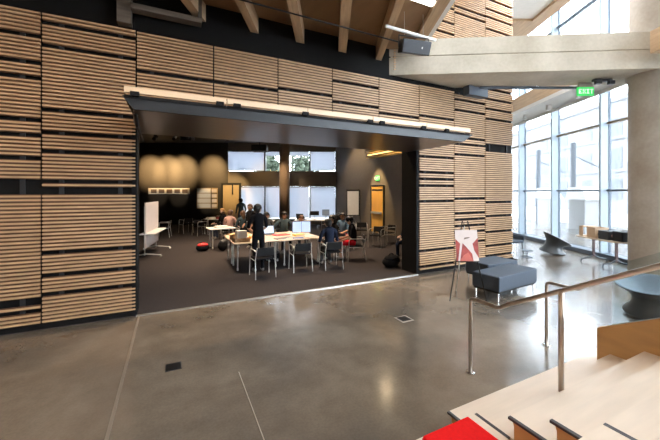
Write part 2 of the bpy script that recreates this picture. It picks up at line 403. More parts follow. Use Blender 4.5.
for q in (-.16,.16): MB().box(q-.07,q+.07,-.12,-.03,-.15,-.06).build('lamp_head', M['dark_case'], t, bevel=.01)
tag(MB().box(-.36,.36,-.1,.1,-.24,-.002).build('junction_box', M['sill'], None, rot_at((7.35,WY-.2,4.87), 0)), 'dark flat box on the slat wall under the concrete beam', 'box')

LET = {'E': ["111","100","110","100","111"], 'X': ["101","101","010","101","101"], 'I': ["111","010","010","010","111"], 'T': ["111","010","010","010","010"]}
def exit_sign(label, loc, rz, w, h, drop):
    t = thing('exit_sign', label, 'exit sign', loc, rz)
    MB().box(-w/2,w/2,-.025,.025,-drop-h,-drop).build('sign_body', M['sign_green'], t, bevel=.006)
    if drop > .02: MB().box(-w*.42,w*.42,-.03,.03,-drop,0).build('canopy_mount', M['soffit'], t)
    s = h*.56/5; x0 = -(4*3+3)*s/2
    for k, ch in enumerate('EXIT'):
        L = MB()
        for r, row in enumerate(LET[ch]):
            for q, b in enumerate(row):
                if b == '1':
                    xx = x0+(k*4+q)*s; zz = -drop-h*.22-(r+1)*s
                    L.box(xx, xx+s*.98, -.03, -.0255, zz, zz+s*.98)
        L.build('letter', M['sign_letter'], t)
    return t
exit_sign('green lit exit sign under the concrete beam by the glass facade', W(6.62, 8.3, 4.875), GRID, .42, .22, .1)

# ------------------------------------------------------------------ the glass facade
MY = [-1.4, .9, 3.2, 5.5, 7.8, 10.15, 12.5, 14.8, 17.1]
edges = [-3.0] + MY + [18.3]
for k in range(len(edges)-1):
    y0, y1 = edges[k], edges[k+1]
    g = MB(); g.box(-.012, .0, y0+.02, y1-.02, .14, 11)
    w = struct('window_%d' % (k+1), g, M['glass'], FAC)
    fr = MB(); fr.box(-.27, -.03, y1-.035, y1+.035, .14, 11); fr.build('mullion', M['alu'], w)
    fr = MB(); fr.box(-.03, .03, y1-.045, y1+.045, .14, 11); fr.build('gasket', M['gasket'], w)
    for zz in (2.11, 4.23, 6.35, 8.45):
        tr = MB(); tr.box(-.1, .03, y0+.045, y1-.045, zz-.03, zz+.03)
        tr.build('transom', M['gasket'] if zz < 3 else M['tan_bar'] if zz < 5 else M['gasket'], w)
s_ = MB(); s_.box(-.35, .05, -3, 18.3, 0, .14); struct('trim_8', s_, M['sill'], FAC, bevel=.01)
s_ = MB(); s_.box(-1.05, -.0, -3, 18.2, 5.5, 6.05); struct('trim_9', s_, M['glulam'], FAC)
s_ = MB(); s_.add([(-1.06,3,5.36),(-1.06,18.2,5.36),(-.02,18.2,5.25),(-.02,3,5.25),(-1.06,3,5.5),(-1.06,18.2,5.5),(-.02,18.2,5.5),(-.02,3,5.5)],
                  [(0,1,2,3),(7,6,5,4),(0,4,5,1),(1,5,6,2),(2,6,7,3),(3,7,4,0)]); struct('trim_10', s_, M['soffit'], FAC)
s_ = MB()
for k in range(9): s_.box(-.75,-.62, 4.2+k*1.55, 4.32+k*1.55, 5.14, 5.34)
s_.box(-.3,-.24,3,18.2,5.16,5.26); struct('trim_11', s_, M['soffit'], FAC)

# outside
def fl(x, y, z=0): return FAC @ Vector((x, y, z))
t = thing('apartment_block', 'pale building across the street seen through the facade glass', 'building', fl(22, 26, -.3), FAC.to_euler().z)
bb = MB().box(0, 8, -26, 34, 0, 13).build('wall', M['ext_wall'], t)
for r in range(3):
    for q in range(12):
        wv = MB().box(-.06, .02, -24+q*4.2, -22.4+q*4.2, 1.6+r*3.4, 3.8+r*3.4).build('window', M['ext_win'], t)
for q in (4.6, 8.2, 12.4): MB().box(-.25, 0, -26, 34, q, q+.3).build('cornice', M['ext_wall'], t)
for lb, px, dep, top in (('slim grey street pole outside the facade, left of the other pole', 538, 20, 4.7), ('thicker grey street pole outside the facade, right of the other pole', 573, 17.5, 4.75)):
    t = thing('street_pole', lb, 'pole', W((px-330)/320*dep, dep, -.3), 0)
    MB().lathe([(.2,0),(.2,.3),(.13,.35),(.13,top+.3)], 16).build('shaft', M['ext_pole'], t, smooth=False)
    MB().tube([(.1,0,top-.4),(1.6,-.6,top-1.1)], .03, 6).build('bracket', M['ext_pole'], t)
for lb, px, dep, w in (('grey kiosk with a white slanted roof seen left through the facade', 548, 19, .62), ('grey kiosk with a white slanted roof outside, nearer the column', 584, 15.3, .75)):
    t = thing('street_kiosk', lb, 'kiosk', W((px-330)/320*dep, dep, -.3), GRID)
    MB().box(-w/2,w/2,-.5,.5,0,2.0).build('body', M['ext_van'], t)
    MB().add([(-w*.62,-.7,2.0),(w*.62,-.7,2.0),(w*.62,.6,2.0),(-w*.62,.6,2.0),(-w*.4,-.2,2.6),(w*.62,-.2,2.6),(w*.62,.6,2.6),(-w*.4,.6,2.6)],
             [(3,2,1,0),(4,5,6,7),(0,1,5,4),(1,2,6,5),(2,3,7,6),(3,0,4,7)]).build('roof', M['white_paint'], t)
t = thing('street_sign', 'small blue street sign on a post outside the left end of the facade', 'sign', W(13.4, 20.6, -.3), GRID)
MB().tube([(0,0,0),(0,0,2.1)], .05, 8).build('post', M['ext_pole'], t)
MB().box(-.22,.22,-.09,-.05,1.4,1.9).build('plate', M['ext_blue'], t)

# ------------------------------------------------------------------ folded canopy door
t = thing('canopy_door', 'raised horizontal canopy door jutting out above the wide opening', 'door', (OX0, 4.67, 3.1))
LW = OX1-OX0+.04
MB().prism([(.1,.07),(LW-.14,.07),(LW,.9),(LW,1.93),(.02,1.93),(.02,.9)],.0,.13).build('leaf', M['door_under'], t)
MB().add([(-.02,0,.16),(LW+.1,0,.16),(LW-.14,.02,.0),(.1,.02,.0),(-.02,.07,.16),(LW+.1,.07,.16),(LW-.14,.07,0),(.1,.07,0)],
         [(0,3,2,1),(4,5,6,7),(0,1,5,4),(3,7,6,2),(0,4,7,3),(1,2,6,5)]).build('fascia', M['steel_dark'], t)
segs = [0.0, 1.22, 2.44, 3.66, 4.88, LW]
for k in range(5):
    x0 = segs[k]+(.0 if k else .0)+.006; x1 = segs[k+1]-.006
    sb = MB(); sb.box(x0, x1, -.03, .02, .19, .265)
    for q in range(6): sb.box(x0, x1, .1+q*.22, .16+q*.22, .17, .225)
    sb.build('edge_board', M['strip_wood'], t, bevel=.003)
    MB().box(x0, x1, -.01, 1.45, .13, .17).build('slat_backing', M['black_wall'], t)
for x in (.12, 1.13, 1.36, 2.4, 3.6, 3.85, 4.8, 5.4):
    MB().box(x-.05, x+.05, -.05, .0, .15, .207).build('clip', M['black_wall'], t)
for x in (.1,):
    MB().tube([(x,.3,-.0),(x,.5,-.12),(x,1.5,-.2)], .02, 6).build('arm', M['black_plastic'], t)

# ------------------------------------------------------------------ the big room
wl = MB(); wl.box(-4.2,-4,6.5,25,0,5.3); struct('wall_room_left', wl, M['wall_dark'])
wr = MB(); wr.box(9.43,9.56,6.6,18.3,0,8.7); wr.box(9.2,9.56,6.5,6.66,0,8.45); struct('wall_right', wr, M['wall_room'])
DZ = 20.5
wbk = MB()
wbk.box(-15.5,-6.53,DZ,DZ+.2,0,5.3)
struct('wall_room_back', wbk, M['wall_dark'], GM)
wbk = MB()
wbk.box(-6.53,.45,DZ,DZ+.2,4.69,5.3); wbk.box(-6.53,.45,DZ,DZ+.2,2.41,3.4); wbk.box(-6.53,.45,DZ,DZ+.2,0,.35); wbk.box(.385,.6,DZ,DZ+.2,0,5.3)
struct('wall_window', wbk, M['wall_room'], GM)
rcl = MB(); rcl.prism([(-4.2,6.6),(9.56,6.6),(9.56,18.4),(-4.2,25.2)], 5.2, 5.3); struct('ceiling_room', rcl, M['room_ceiling'])
wn = 11
bays = [(-6.53,-4.16),(-4.16,-2.74),(-2.74,-1.28),(-1.28,.385)]
for a0, a1 in bays:
    for z0, z1 in ((3.4,4.69),(.35,2.41)):
        g = MB(); g.box(a0+.03,a1-.03,DZ+.09,DZ+.1,z0,z1); w = struct('window_%d' % wn, g, M['glass'], GM); wn += 1
        f = MB(); f.box(a1-.05,a1+.05,DZ-.07,DZ+.16,z0,z1); f.build('frame', M['door_frame'], w)
SHD = [(-6.5,-4.22,3.42,4.66,'white roller shade over the upper left window of the room'),
       (-1.22,.33,3.42,4.66,'white roller shade over the upper right window of the room'),
       (-4.1,-1.34,4.36,4.66,'short raised shade at the top of the middle upper windows'),
       (-6.5,-4.22,.4,2.38,'white roller shade on the lower left window behind the standing people'),
       (-4.1,-1.34,.4,2.38,'white roller shade on the lower window behind the round column'),
       (-1.22,.33,.4,2.38,'white roller shade on the lower right window above the dark chairs')]
for x0, x1, z0, z1, lb in SHD:
    t = thing('roller_shade', lb, 'window shade', W((x0+x1)/2, DZ-.03, z0), GRID, 'roller shades in the room')
    h = (x1-x0)/2
    MB().box(-h,h,-.004,.004,.02,z1-z0).build('fabric', M['shade'], t)
    MB().tube([(-h,0,z1-z0),(h,0,z1-z0)], .025, 8).build('roller', M['wall_dark'], t)
    MB().box(-h,h,-.01,.01,0,.025).build('hem_bar', M['whiteboard'], t)
o = MB().lathe([(.31,.004),(.31,5.2)], 32).build('round_column', M['room_column'], None, Matrix.Translation(W(-2.74,19.3)), smooth=True); tag(o, 'slim tan round column in front of the room windows', 'column')
# trees behind the room windows
for lb, lat, dep in (('leafy tree outside the middle upper windows, left of the column', -5.1, 27), ('leafy tree outside the middle upper windows, right of the column', -2.3, 28)):
    t = thing('street_tree', lb, 'tree', W(lat, dep, -.3), random.random())
    MB().tube([(0,0,0),(.1,0,2),(.05,.1,4)], [.16,.13,.08], 8).build('trunk', M['bark'], t)
    c = MB()
    for q in range(900):
        p = Vector((random.gauss(0,1), random.gauss(0,1), random.gauss(0,1))).normalized()*random.uniform(.3,1.5)
        s = random.uniform(.14,.3); R = Matrix.Translation((p.x, p.y, 4.6+p.z*.9)) @ Matrix.Rotation(random.random()*6, 4, Vector((random.random(),random.random(),random.random())).normalized())
        c.add([R @ Vector(v) for v in ((-s,0,0),(0,-s*.5,0),(s,0,.05),(0,s*.5,0))], [(0,1,2,3)])
    c.build('crown', M['leaf'], t)

# door on right wall
t = MB(); t.box(9.385,9.42,13.06,14.08,.01,2.34)
dr = struct('door_1', t, M['door_orange'])
q = MB(); q.box(9.37,9.44,12.98,13.06,.005,2.42); q.box(9.37,9.44,14.08,14.16,.005,2.42); q.box(9.37,9.44,13.06,14.08,2.34,2.42); q.build('door_frame', M['door_frame'], dr)
MB().box(9.3,9.37,13.12,14.02,.95,1.06).build('push_bar', M['silver'], dr)
MB().box(9.375,9.386,13.1,14.04,2.12,2.2).build('closer', M['door_frame'], dr)
exit_sign('green lit exit sign above the orange door in the room', (9.4, 13.55, 2.9), math.pi/2*-1, .3, .26, 0)
# pendant slats above the door
t = thing('slatted_ceiling_lamp', 'pair of yellow lit timber bars hanging near the room right wall', 'lamp', (8.2, 9.75, 3.6), 0)
MB().box(-.14,.1,-2.85,2.85,.26,.35).build('upper_bar', M['wood_lit'], t)
MB().box(-.1,.14,-2.85,2.85,.0,.08).build('lower_bar', M['wood_lit'], t)
MB().box(-.06,.06,-2.8,2.8,.15,.19).build('lamp_tube', mat('lamp_tube_warm', (.9,.7,.4), .4, emit=(1,.68,.25), es=2.2), t)
for q in (-2.5, 2.5): MB().tube([(0,q,.05),(0,q,1.6)], .008, 5).build('hanger', M['black_plastic'], t)

# pictures and boards on the dark wall
t = thing('photo_strip', 'long pale strip with five dark prints on the dark wall', 'picture', W(-10.3, DZ-.02, 1.93), GRID)
MB().box(-1.32,1.32,-.015,.015,0,.38).build('mount', M['paper'], t)
for q in range(5):
    xx = -1.15+q*.5; MB().box(xx,xx+.36,-.02,-.015,.06,.3).build('print', M['photo_dark'], t)
t = thing('notice_board', 'pale board of pinned sheets and a dark grid on the dark wall', 'notice board', W(-7.86, DZ-.02, 1.0), GRID)
MB().box(-.67,.67,-.02,.015,0,1.32).build('board', M['tan_board'], t)
for r in range(4):
    MB().box(-.63,.22,-.026,-.021,.05+r*.32,.32+r*.32).build('sheet', M['paper'], t)
for r in range(4): MB().box(.3,.62,-.026,-.021,.08+r*.32,.28+r*.32).build('sheet', M['whiteboard'], t)
MB().box(.255,.285,-.03,-.02,0,1.32).build('grid_bar', M['door_frame'], t)
for r in range(3): MB().box(.25,.66,-.03,-.02,.31+r*.32,.34+r*.32).build('grid_bar', M['door_frame'], t)
t = thing('pinboard', 'tall tan board in a dark frame left of the room windows', 'pin board', W(-6.15, 19.9, .004), GRID)
MB().box(-.5,.5,-.02,.02,.1,2.5).build('panel', M['tan_board'], t)
for x in (-.56,.56): MB().box(x-.06,x+.06,-.05,.05,0,2.62).build('upright', M['door_frame'], t)
MB().box(-.5,.5,-.05,.05,2.5,2.62).build('top_rail', M['door_frame'], t)
MB().box(.06,.14,-.05,-.02,1.9,2.5).build('strap', M['door_frame'], t)
for x in (-.56,.56): MB().box(x-.05,x+.05,-.3,.3,0,.05).build('foot', M['door_frame'], t)

# track lights
t = thing('lighting_track', 'black lighting track hanging across the room just inside the opening', 'lighting track', W(-2.2, 11.3, 4.15), GRID)
MB().box(-4.6,4.6,-.03,.03,0,.05).build('rail', M['black_plastic'], t)
for q in (-4,-1.5,1.5,4): MB().tube([(q,0,.05),(q,0,1.05)], .012, 6).build('rod', M['black_plastic'], t)
def track_head(label, lat, dep, z, aim, lens=True):
    t = thing('track_light', label, 'lamp', W(lat, dep, z), GRID+aim, 'track lamps in the room')
    MB().tube([(0,0,.001),(0,0,-.1)], .014, 6).build('stem', M['black_plastic'], t)
    mx = Matrix.Translation((0,.03,-.18)) @ Matrix.Rotation(math.radians(-60), 4, 'X')
    MB().lathe([(.05,-.12),(.065,-.1),(.065,.1),(.075,.12)], 14, mx).build('can', M['black_plastic'], t)
    MB().lathe([(.055,.1),(.055,.122)], 14, mx).build('lens', M['lamp_warm'] if lens else M['paper'], t)
hl = ['leftmost black track lamp beside the slat wall edge', 'black track lamp hanging low above the photo strip', 'black track lamp left of the pinboard', 'black track lamp above the upper left shade', 'black track lamp nearest the round column']
for lb, lat in zip(hl, (-6.2,-5.5,-5.0,-3.6,-2.2)): track_head(lb, lat, 11.3, 4.15, .3*math.sin(lat*9))
t = thing('projector', 'black projector box hanging among the track lamps at upper left', 'projector', W(-4.9, 11.0, 3.98), GRID)
MB().box(-.2,.2,-.15,.15,-.16,0).build('case', M['black_plastic'], t, bevel=.02)
MB().lathe([(.05,0),(.05,.05)], 12, Matrix.Translation((.08,-.15,-.08)) @ Matrix.Rotation(math.pi/2, 4, 'X')).build('lens_ring', M['dark_case'], t)
MB().tube([(0,0,0),(0,0,1.22)], .02, 6).build('pole', M['black_plastic'], t)
t = thing('duct_box', 'black box hanging over the windows left of the column', 'box', W(-3.4, 15.5, 4.32), GRID)
MB().box(-.35,.35,-.3,.3,-.3,0).build('case', M['black_plastic'], t, bevel=.02)
MB().tube([(0,0,0),(0,0,.875)], .02, 6).build('pole', M['black_plastic'], t)

# ------------------------------------------------------------------ chairs and tables in the room
def make_chair(name, label, seat_m, back_m, wood=False):
    t = thing(name, label, 'chair', group='armchairs in the room')
    # +y is the way the sitter faces
    MB().box(-.22,.22,-.2,.23,.43,.465).build('seat', seat_m, t, bevel=.012)
    b = MB(); mx = Matrix.Translation((0,-.235,.47)) @ Matrix.Rotation(math.radians(10), 4, 'X')
    b.box(-.21,.21,-.012,.012,.06,.27, mx); b.build('backrest', back_m, t, bevel=.01)
    for s in (-1, 1):
        MB().tube([(s*.25,.24,0),(s*.24,.21,.62),(s*.24,.17,.665)], .011, 8).build('leg', M['silver'], t)
        MB().tube([(s*.25,-.3,0),(s*.24,-.235,.44),(s*.225,-.27,.62),(s*.215,-.295,.74)], .011, 8).build('leg', M['silver'], t)
        MB().tube([(s*.24,.17,.665),(s*.24,-.2,.67),(s*.23,-.27,.64)], .013, 8).build('armrest', M['silver'], t)
        MB().tube([(s*.24,.21,.425),(s*.24,-.235,.425)], .009, 6).build('rail', M['silver'], t)
    return t
chair0 = make_chair('armchair', 'x', M['black_fabric'], M['black_plastic'])
used = [False]
def chair(p, rz, label):
    if not used[0]:
        used[0] = True; chair0.location = p; chair0.rotation_euler = (0,0,rz); chair0['label'] = label; return chair0
    return dup(chair0, p, rz, label)
CZ = .004
chair((1.99,7.78,CZ), .05, 'silver framed armchair behind the standing person in black')
chair((3.05,7.95,CZ), -.1, 'empty silver framed armchair at the near table, left of the seated man')
chair((3.88,7.8,CZ), -.12, 'silver framed armchair under the seated man in navy')
chair((4.98,8.35,CZ), 1.15, 'silver framed armchair under the person in red shorts')
P = W(-7.6,14.6,CZ); chair(P, 1.4, 'dark armchair standing just right of the rolling whiteboard')
P = W(-7.3,16.2,CZ); chair(P, .4, 'dark armchair by the dark wall below the photo strip')
P = W(-6.2,15.2,CZ); chair(P, 2.0, 'dark armchair holding the black bag, left of the tables')
P = W(1.75,12.0,CZ); chair(P, 2.2, 'dark armchair in front of the orange door')
P = W(1.35,13.6,CZ); chair(P, 2.6, 'dark armchair left of the orange door behind the red shorts person')
P = W(2.25,12.7,CZ); chair(P, 1.7, 'dark armchair right of the orange door near the jamb')
row = [(.15,14.5,'dark armchair at the left end of the row below the right shade'), (.4,15.4,'second dark armchair in the row below the right shade'), (.85,14.4,'dark armchair in front of the flip chart'), (-.1,16.2,'dark armchair close under the lower right shade'), (.55,16.6,'dark armchair close under the right shade, beside the wall')]
for q, (la, de, lb) in enumerate(row): chair(W(la, de, CZ), 1.2*math.sin(q*7.3), lb)

# seats for the people sitting around the table, each person gets one further below

def make_table(label, loc, rz, lx, ly, top, leg_m, castor=True, group='work tables in the room'):
    t = thing('work_table', label, 'table', loc, rz, group)
    MB().box(-lx/2,lx/2,-ly/2,ly/2,.705,.73).build('tabletop', top, t, bevel=.006)
    for sx in (-1,1):
        x = sx*(lx/2-.12)
        MB().box(x-.02,x+.02,-ly/2+.1,ly/2-.1,.67,.704).build('crossbar', leg_m, t)
        for sy in (-1,1):
            y = sy*(ly/2-.12)
            lg = MB().tube([(x,y,.07),(x,y,.69)], .018, 8).build('leg', leg_m, t)
            MB().lathe([(.035,-.018),(.035,.018)], 10, Matrix.Translation((x,y,.036)) @ Matrix.Rotation(math.pi/2, 4, 'Y')).build('castor', M['silver'], lg)
    return t
tabs = [((2.05,8.88),'pale work table in front of the standing person in black'), ((3.32,8.88),'pale work table in front of the seated man in navy'),
        ((2.05,9.78),'pale work table at the rear left of the joined group'), ((3.32,9.78),'pale work table at the rear right of the joined group')]
for (x, y), lb in tabs: make_table(lb, (x,y,CZ), 0, 1.26, .89, M['table_top'], M['silver'])
P = W(-5.75,15.9,CZ); make_table('small pale table below the notice board', P, GRID, 1.0,.7, M['white_top'], M['silver'])
P = W(-4.05,11.9,CZ); make_table('pale table left of the person in the pink shirt', P, .1, .95,.75, M['white_top'], M['silver'])
P = W(-3.4,14.8,CZ); make_table('pale table behind the person in the pink shirt', P, GRID, 1.6,.8, M['white_top'], M['silver'])
P = W(-.75,15.4,CZ); make_table('white table under the lower right shade carrying screens', P, GRID, 1.9,.8, M['white_top'], M['silver'])

# things on the tables
TZ = CZ+.7305
def on(lat, dep): return W(lat, dep, TZ)
t = thing('wicker_tray', 'brown wicker tray at the left front corner of the near table', 'tray', (1.66,8.72,TZ), .1)
MB().box(-.2,.2,-.14,.14,0,.015).build('base', M['wicker'], t)
for a in ((-.2,.2,-.14,-.12),(-.2,.2,.12,.14),(-.2,-.18,-.12,.12),(.18,.2,-.12,.12)): MB().box(*a,.015,.1).build('side', M['wicker'], t)
t = thing('carton', 'white carton standing in the brown wicker tray', 'box', (1.66,8.74,TZ+.0155), .15)
MB().box(-.13,.13,-.09,.09,0,.27).build('body', M['paper'], t, bevel=.004)
MB().box(-.13,.0,-.09,.09,.27,.278).build('flap', M['paper'], t); MB().box(.005,.13,-.09,.09,.27,.278).build('flap', M['paper'], t)
t = thing('cardboard_box', 'orange brown cardboard box behind the white carton', 'box', (1.68,9.2,TZ), .2)
MB().box(-.2,.2,-.15,.15,0,.17).build('body', M['kraft'], t, bevel=.004)
for s in (-1,1): MB().box(s*.2,s*.3,-.14,.14,.15,.16).build('flap', M['kraft'], t)
for q, (x, y, lb) in enumerate(((1.98,9.1,'orange fruit on the table near the cardboard box'), (2.1,9.25,'orange fruit farther back beside the cardboard box'))):
    t = thing('orange_fruit', lb, 'fruit', (x,y,TZ), q); MB().ball((0,0,.045), .045).build('peel', M['orange'], t, smooth=True); MB().ball((0,0,.09), .006).build('stalk', M['leaf'], t)
t = thing('red_folder', 'bright red folder lying open in front of the man leaning on his arms', 'folder', (3.02,9.5,TZ), .2)
MB().box(-.24,.0,-.15,.15,0,.02).build('cover', M['red_plastic'], t); MB().box(.005,.24,-.15,.15,0,.02).build('cover', M['red_plastic'], t)
def book(x, y, rz, m, w, d, h, lb):
    t = thing('magazine', lb, 'magazine', (x,y,TZ), rz, 'magazines on the near tables'); MB().box(-w/2,w/2,-d/2,d/2,0,h).build('cover', m, t); MB().box(-w/2+.004,w/2+.003,-d/2-.003,d/2-.004,.002,h-.003).build('pages', M['paper'], t)
book(2.75,8.75,.3,M['photo_dark'],.3,.22,.015,'dark magazine on the near table right of the standing person')
book(3.25,8.62,-.2,M['blue'],.3,.22,.02,'blue magazine at the front edge of the near table')
book(3.0,8.9,.5,M['photo_dark'],.28,.2,.015,'dark magazine in the middle of the near table')
book(3.45,9.15,.1,M['yellow'],.3,.24,.04,'yellow magazine beside the bright monitors')
book(3.65,8.75,.4,M['whiteboard'],.3,.22,.02,'pale magazine in front of the seated man in navy')
def laptop(p, rz, lb, scr, w=.36):
    t = thing('laptop', lb, 'laptop', p, rz, 'laptops and screens in the room')
    MB().box(-w/2,w/2,-.12,.12,0,.018).build('base', M['dark_case'], t, bevel=.004)
    mx = Matrix.Translation((0,.12,.018)) @ Matrix.Rotation(math.radians(-14), 4, 'X')
    l = MB().box(-w/2,w/2,0,.012,0,w*.68, mx).build('lid', M['dark_case'], t)
    MB().box(-w/2+.015,w/2-.015,-.003,-.0005,.015,w*.66, mx).build('display', scr, l)
def monitor(p, rz, lb, scr, w, h, up):
    t = thing('monitor', lb, 'monitor', p, rz, 'laptops and screens in the room')
    MB().lathe([(.1,0),(.1,.012)], 20).build('base', M['silver'], t)
    MB().box(-.02,.02,.0,.02,.012,up+h*.5).build('stand', M['silver'], t)
    s = MB().box(-w/2,w/2,-.03,-.002,up,up+h).build('screen', M['dark_case'], t, bevel=.004)
    MB().box(-w/2+.012,w/2-.012,-.034,-.0305,up+.012,up+h-.012).build('display', scr, s)
monitor((3.55,9.55,TZ), -.25, 'left bright monitor standing on the rear table', M['screen'], .3, .36, .04)
monitor((3.84,9.5,TZ), -.45, 'right bright monitor standing on the rear table', M['screen'], .3, .36, .04)
laptop((2.75,9.75,TZ), .1, 'open laptop beside the red folder', M['screen'])
laptop(on(-1.35,15.35), GRID+2.6, 'dark laptop at the left end of the table under the right shade', M['screen_grey'], .42)
monitor(on(-.75,15.5), GRID, 'dark wide monitor in the middle of the table under the right shade', M['black_plastic'], .44, .2, .2)
monitor(on(-.2,15.4), GRID, 'grey blue monitor on a stand at the right end of the table', M['screen_grey'], .34, .28, .2)
laptop(on(-3.7,14.75), GRID+.2, 'bright laptop on the table behind the pink shirt', M['screen'], .36)
for la, de, rz, lb in ((-5.9,15.95,.3,'white paper sheet stack on the small table under the notice board'), (-4.05,11.9,.2,'white paper stack on the table left of the pink shirt')):
    t = thing('paper_stack', lb, 'paper', on(la,de), rz); MB().box(-.22,.22,-.16,.16,0,.06).build('sheets', M['paper'], t); MB().box(-.18,.2,-.14,.15,.06,.075).build('top_sheet', M['white_top'], t)
t = thing('book_pile', 'dark red book pile on the small table under the notice board', 'books', on(-5.5,15.8), .2)
MB().box(-.1,.1,-.13,.13,0,.1).build('lower_book', M['maroon'], t); MB().box(-.09,.1,-.12,.12,.1,.16).build('upper_book', M['photo_dark'], t)

# bags
def bag(p, rz, lb, m1, m2, w, d, h):
    t = thing('bag', lb, 'bag', p, rz)
    MB().ball((0,0,h*.42), 1, 16, 10, w/2, d/2, h*.42).build('body', m1, t, smooth=True)
    MB().ball((0,-.02,h*.68), 1, 14, 8, w*.42, d*.42, h*.24).build('flap', m2, t, smooth=True)
    MB().tube([(-w*.2,0,h*.85),(-w*.1,0,h*1.0),(w*.1,0,h*1.0),(w*.2,0,h*.85)], .012, 6).build('handle', m1, t)
bag(W(-4.42,11.1,CZ), .2, 'red topped black bag alone on the carpet left of the tables', M['black_fabric'], M['red_plastic'], .46,.32,.32)
bag(W(-6.25,15.15,CZ+.467), .2, 'black bag lying on a chair below the notice board', M['black_fabric'], M['black_fabric'], .5,.35,.3)
bag(W(-3.75,11.2,CZ), .8, 'dark backpack on the carpet under the left tables', M['black_fabric'], M['dark_case'], .4,.3,.45)
bag(W(1.68,8.8,CZ), .3, 'large black bag on the carpet beside the right jamb', M['black_fabric'], M['black_fabric'], .62,.4,.36)
bag((2.7,9.3,CZ), .3, 'dark bag on the carpet underneath the near tables', M['black_fabric'], M['dark_case'], .45,.35,.4)

# rolling whiteboard
pa, pb = W(-5.72,9.9), W(-6.24,11.6); mid = (pa+pb)/2; rzb = math.atan2(pb.y-pa.y, pb.x-pa.x); hl_ = (pb-pa).length/2
t = thing('rolling_whiteboard', 'pale rolling whiteboard with a shelf beside the left opening edge', 'whiteboard', (mid.x,mid.y,CZ), rzb)
MB().box(-hl_,hl_,-.02,.02,.78,1.72).build('panel', M['whiteboard'], t, bevel=.006)
MB().box(-hl_,hl_,-.02,.02,.3,.7).build('lower_panel', M['whiteboard'], t, bevel=.006)
MB().box(-hl_,hl_,-.28,.16,.72,.76).build('shelf', M['white_top'], t, bevel=.006)
for s in (-1,1):
    MB().box(s*(hl_-.1)-.02,s*(hl_-.1)+.02,.021,.05,.08,1.6).build('upright', M['silver'], t)
    f = MB().tube([(s*(hl_-.1),-.42,.07),(s*(hl_-.1),0,.12),(s*(hl_-.1),.42,.07)], .02, 6).build('foot', M['silver'], t)
    for y in (-.42,.42): MB().ball((s*(hl_-.1),y,.035), .035, 8, 6).build('castor', M['silver'], f)
# flip chart
t = thing('flip_chart', 'white flip chart easel against the room right wall', 'flip chart', W(1.1,15.6,CZ), GRID+.2)
MB().box(-.28,.28,-.1,-.085,.95,2.1).build('pad', M['paper'], t)
MB().box(-.32,.36,-.084,-.06,.9,2.16).build('board', M['door_frame'], t)
for s in (-1,1): MB().tube([(s*.36,-.2,0),(s*.3,-.05,2.2)], .018, 6).build('leg', M['door_frame'], t)
MB().tube([(0,.45,0),(0,-.03,2.1)], .018, 6).build('leg', M['door_frame'], t)

# bags standing in for the dark pile of chairs under the right shade
for (la, de), lb, w_, h_ in (((.15,14.5),'tall black stand-in bag on the leftmost chair under the lower right shade',.46,.62),((.4,15.4),'black stand-in bag on the second chair of the row under the right shade',.44,.66),((.85,14.4),'bulky black stand-in bag on the chair in front of the flip chart',.46,.56)):
    bag(W(la,de,CZ+.467), 1.1, lb, M['black_fabric'], M['dark_case'], w_, .36, h_)
# ------------------------------------------------------------------ people
SKINS = {'tan': mat('skin_tan', (.45,.25,.16), .5), 'pale': mat('skin_pale', (.62,.4,.3), .5), 'brown': mat('skin_brown', (.24,.12,.07), .5)}
CLO = {}
def cloth(k, c):
    if k not in CLO: CLO[k] = mat('cloth_'+k, c, .9, var=.1, scale=25, spec=.1)
    return CLO[k]
for k, c in dict(black=(.008,.008,.01), navy=(.018,.024,.045), pink=(.62,.4,.36), red=(.62,.015,.03), teal=(.05,.075,.09), rust=(.3,.09,.06), grey=(.06,.06,.065), blue=(.1,.17,.26), cream=(.55,.45,.36), jeans=(.03,.04,.07)).items(): cloth(k, c)
HAIR = {'black': mat('hair_black', (.012,.01,.01), .5, var=.3), 'brown': mat('hair_brown', (.1,.05,.025), .5, var=.3), 'blond': mat('hair_blond', (.42,.24,.09), .5, var=.3)}
M['eye'] = mat('eye', (.03,.02,.02), .2); M['lip'] = mat('lip', (.35,.13,.11), .5)
M['shoe'] = mat('shoe', (.3,.28,.26), .6)

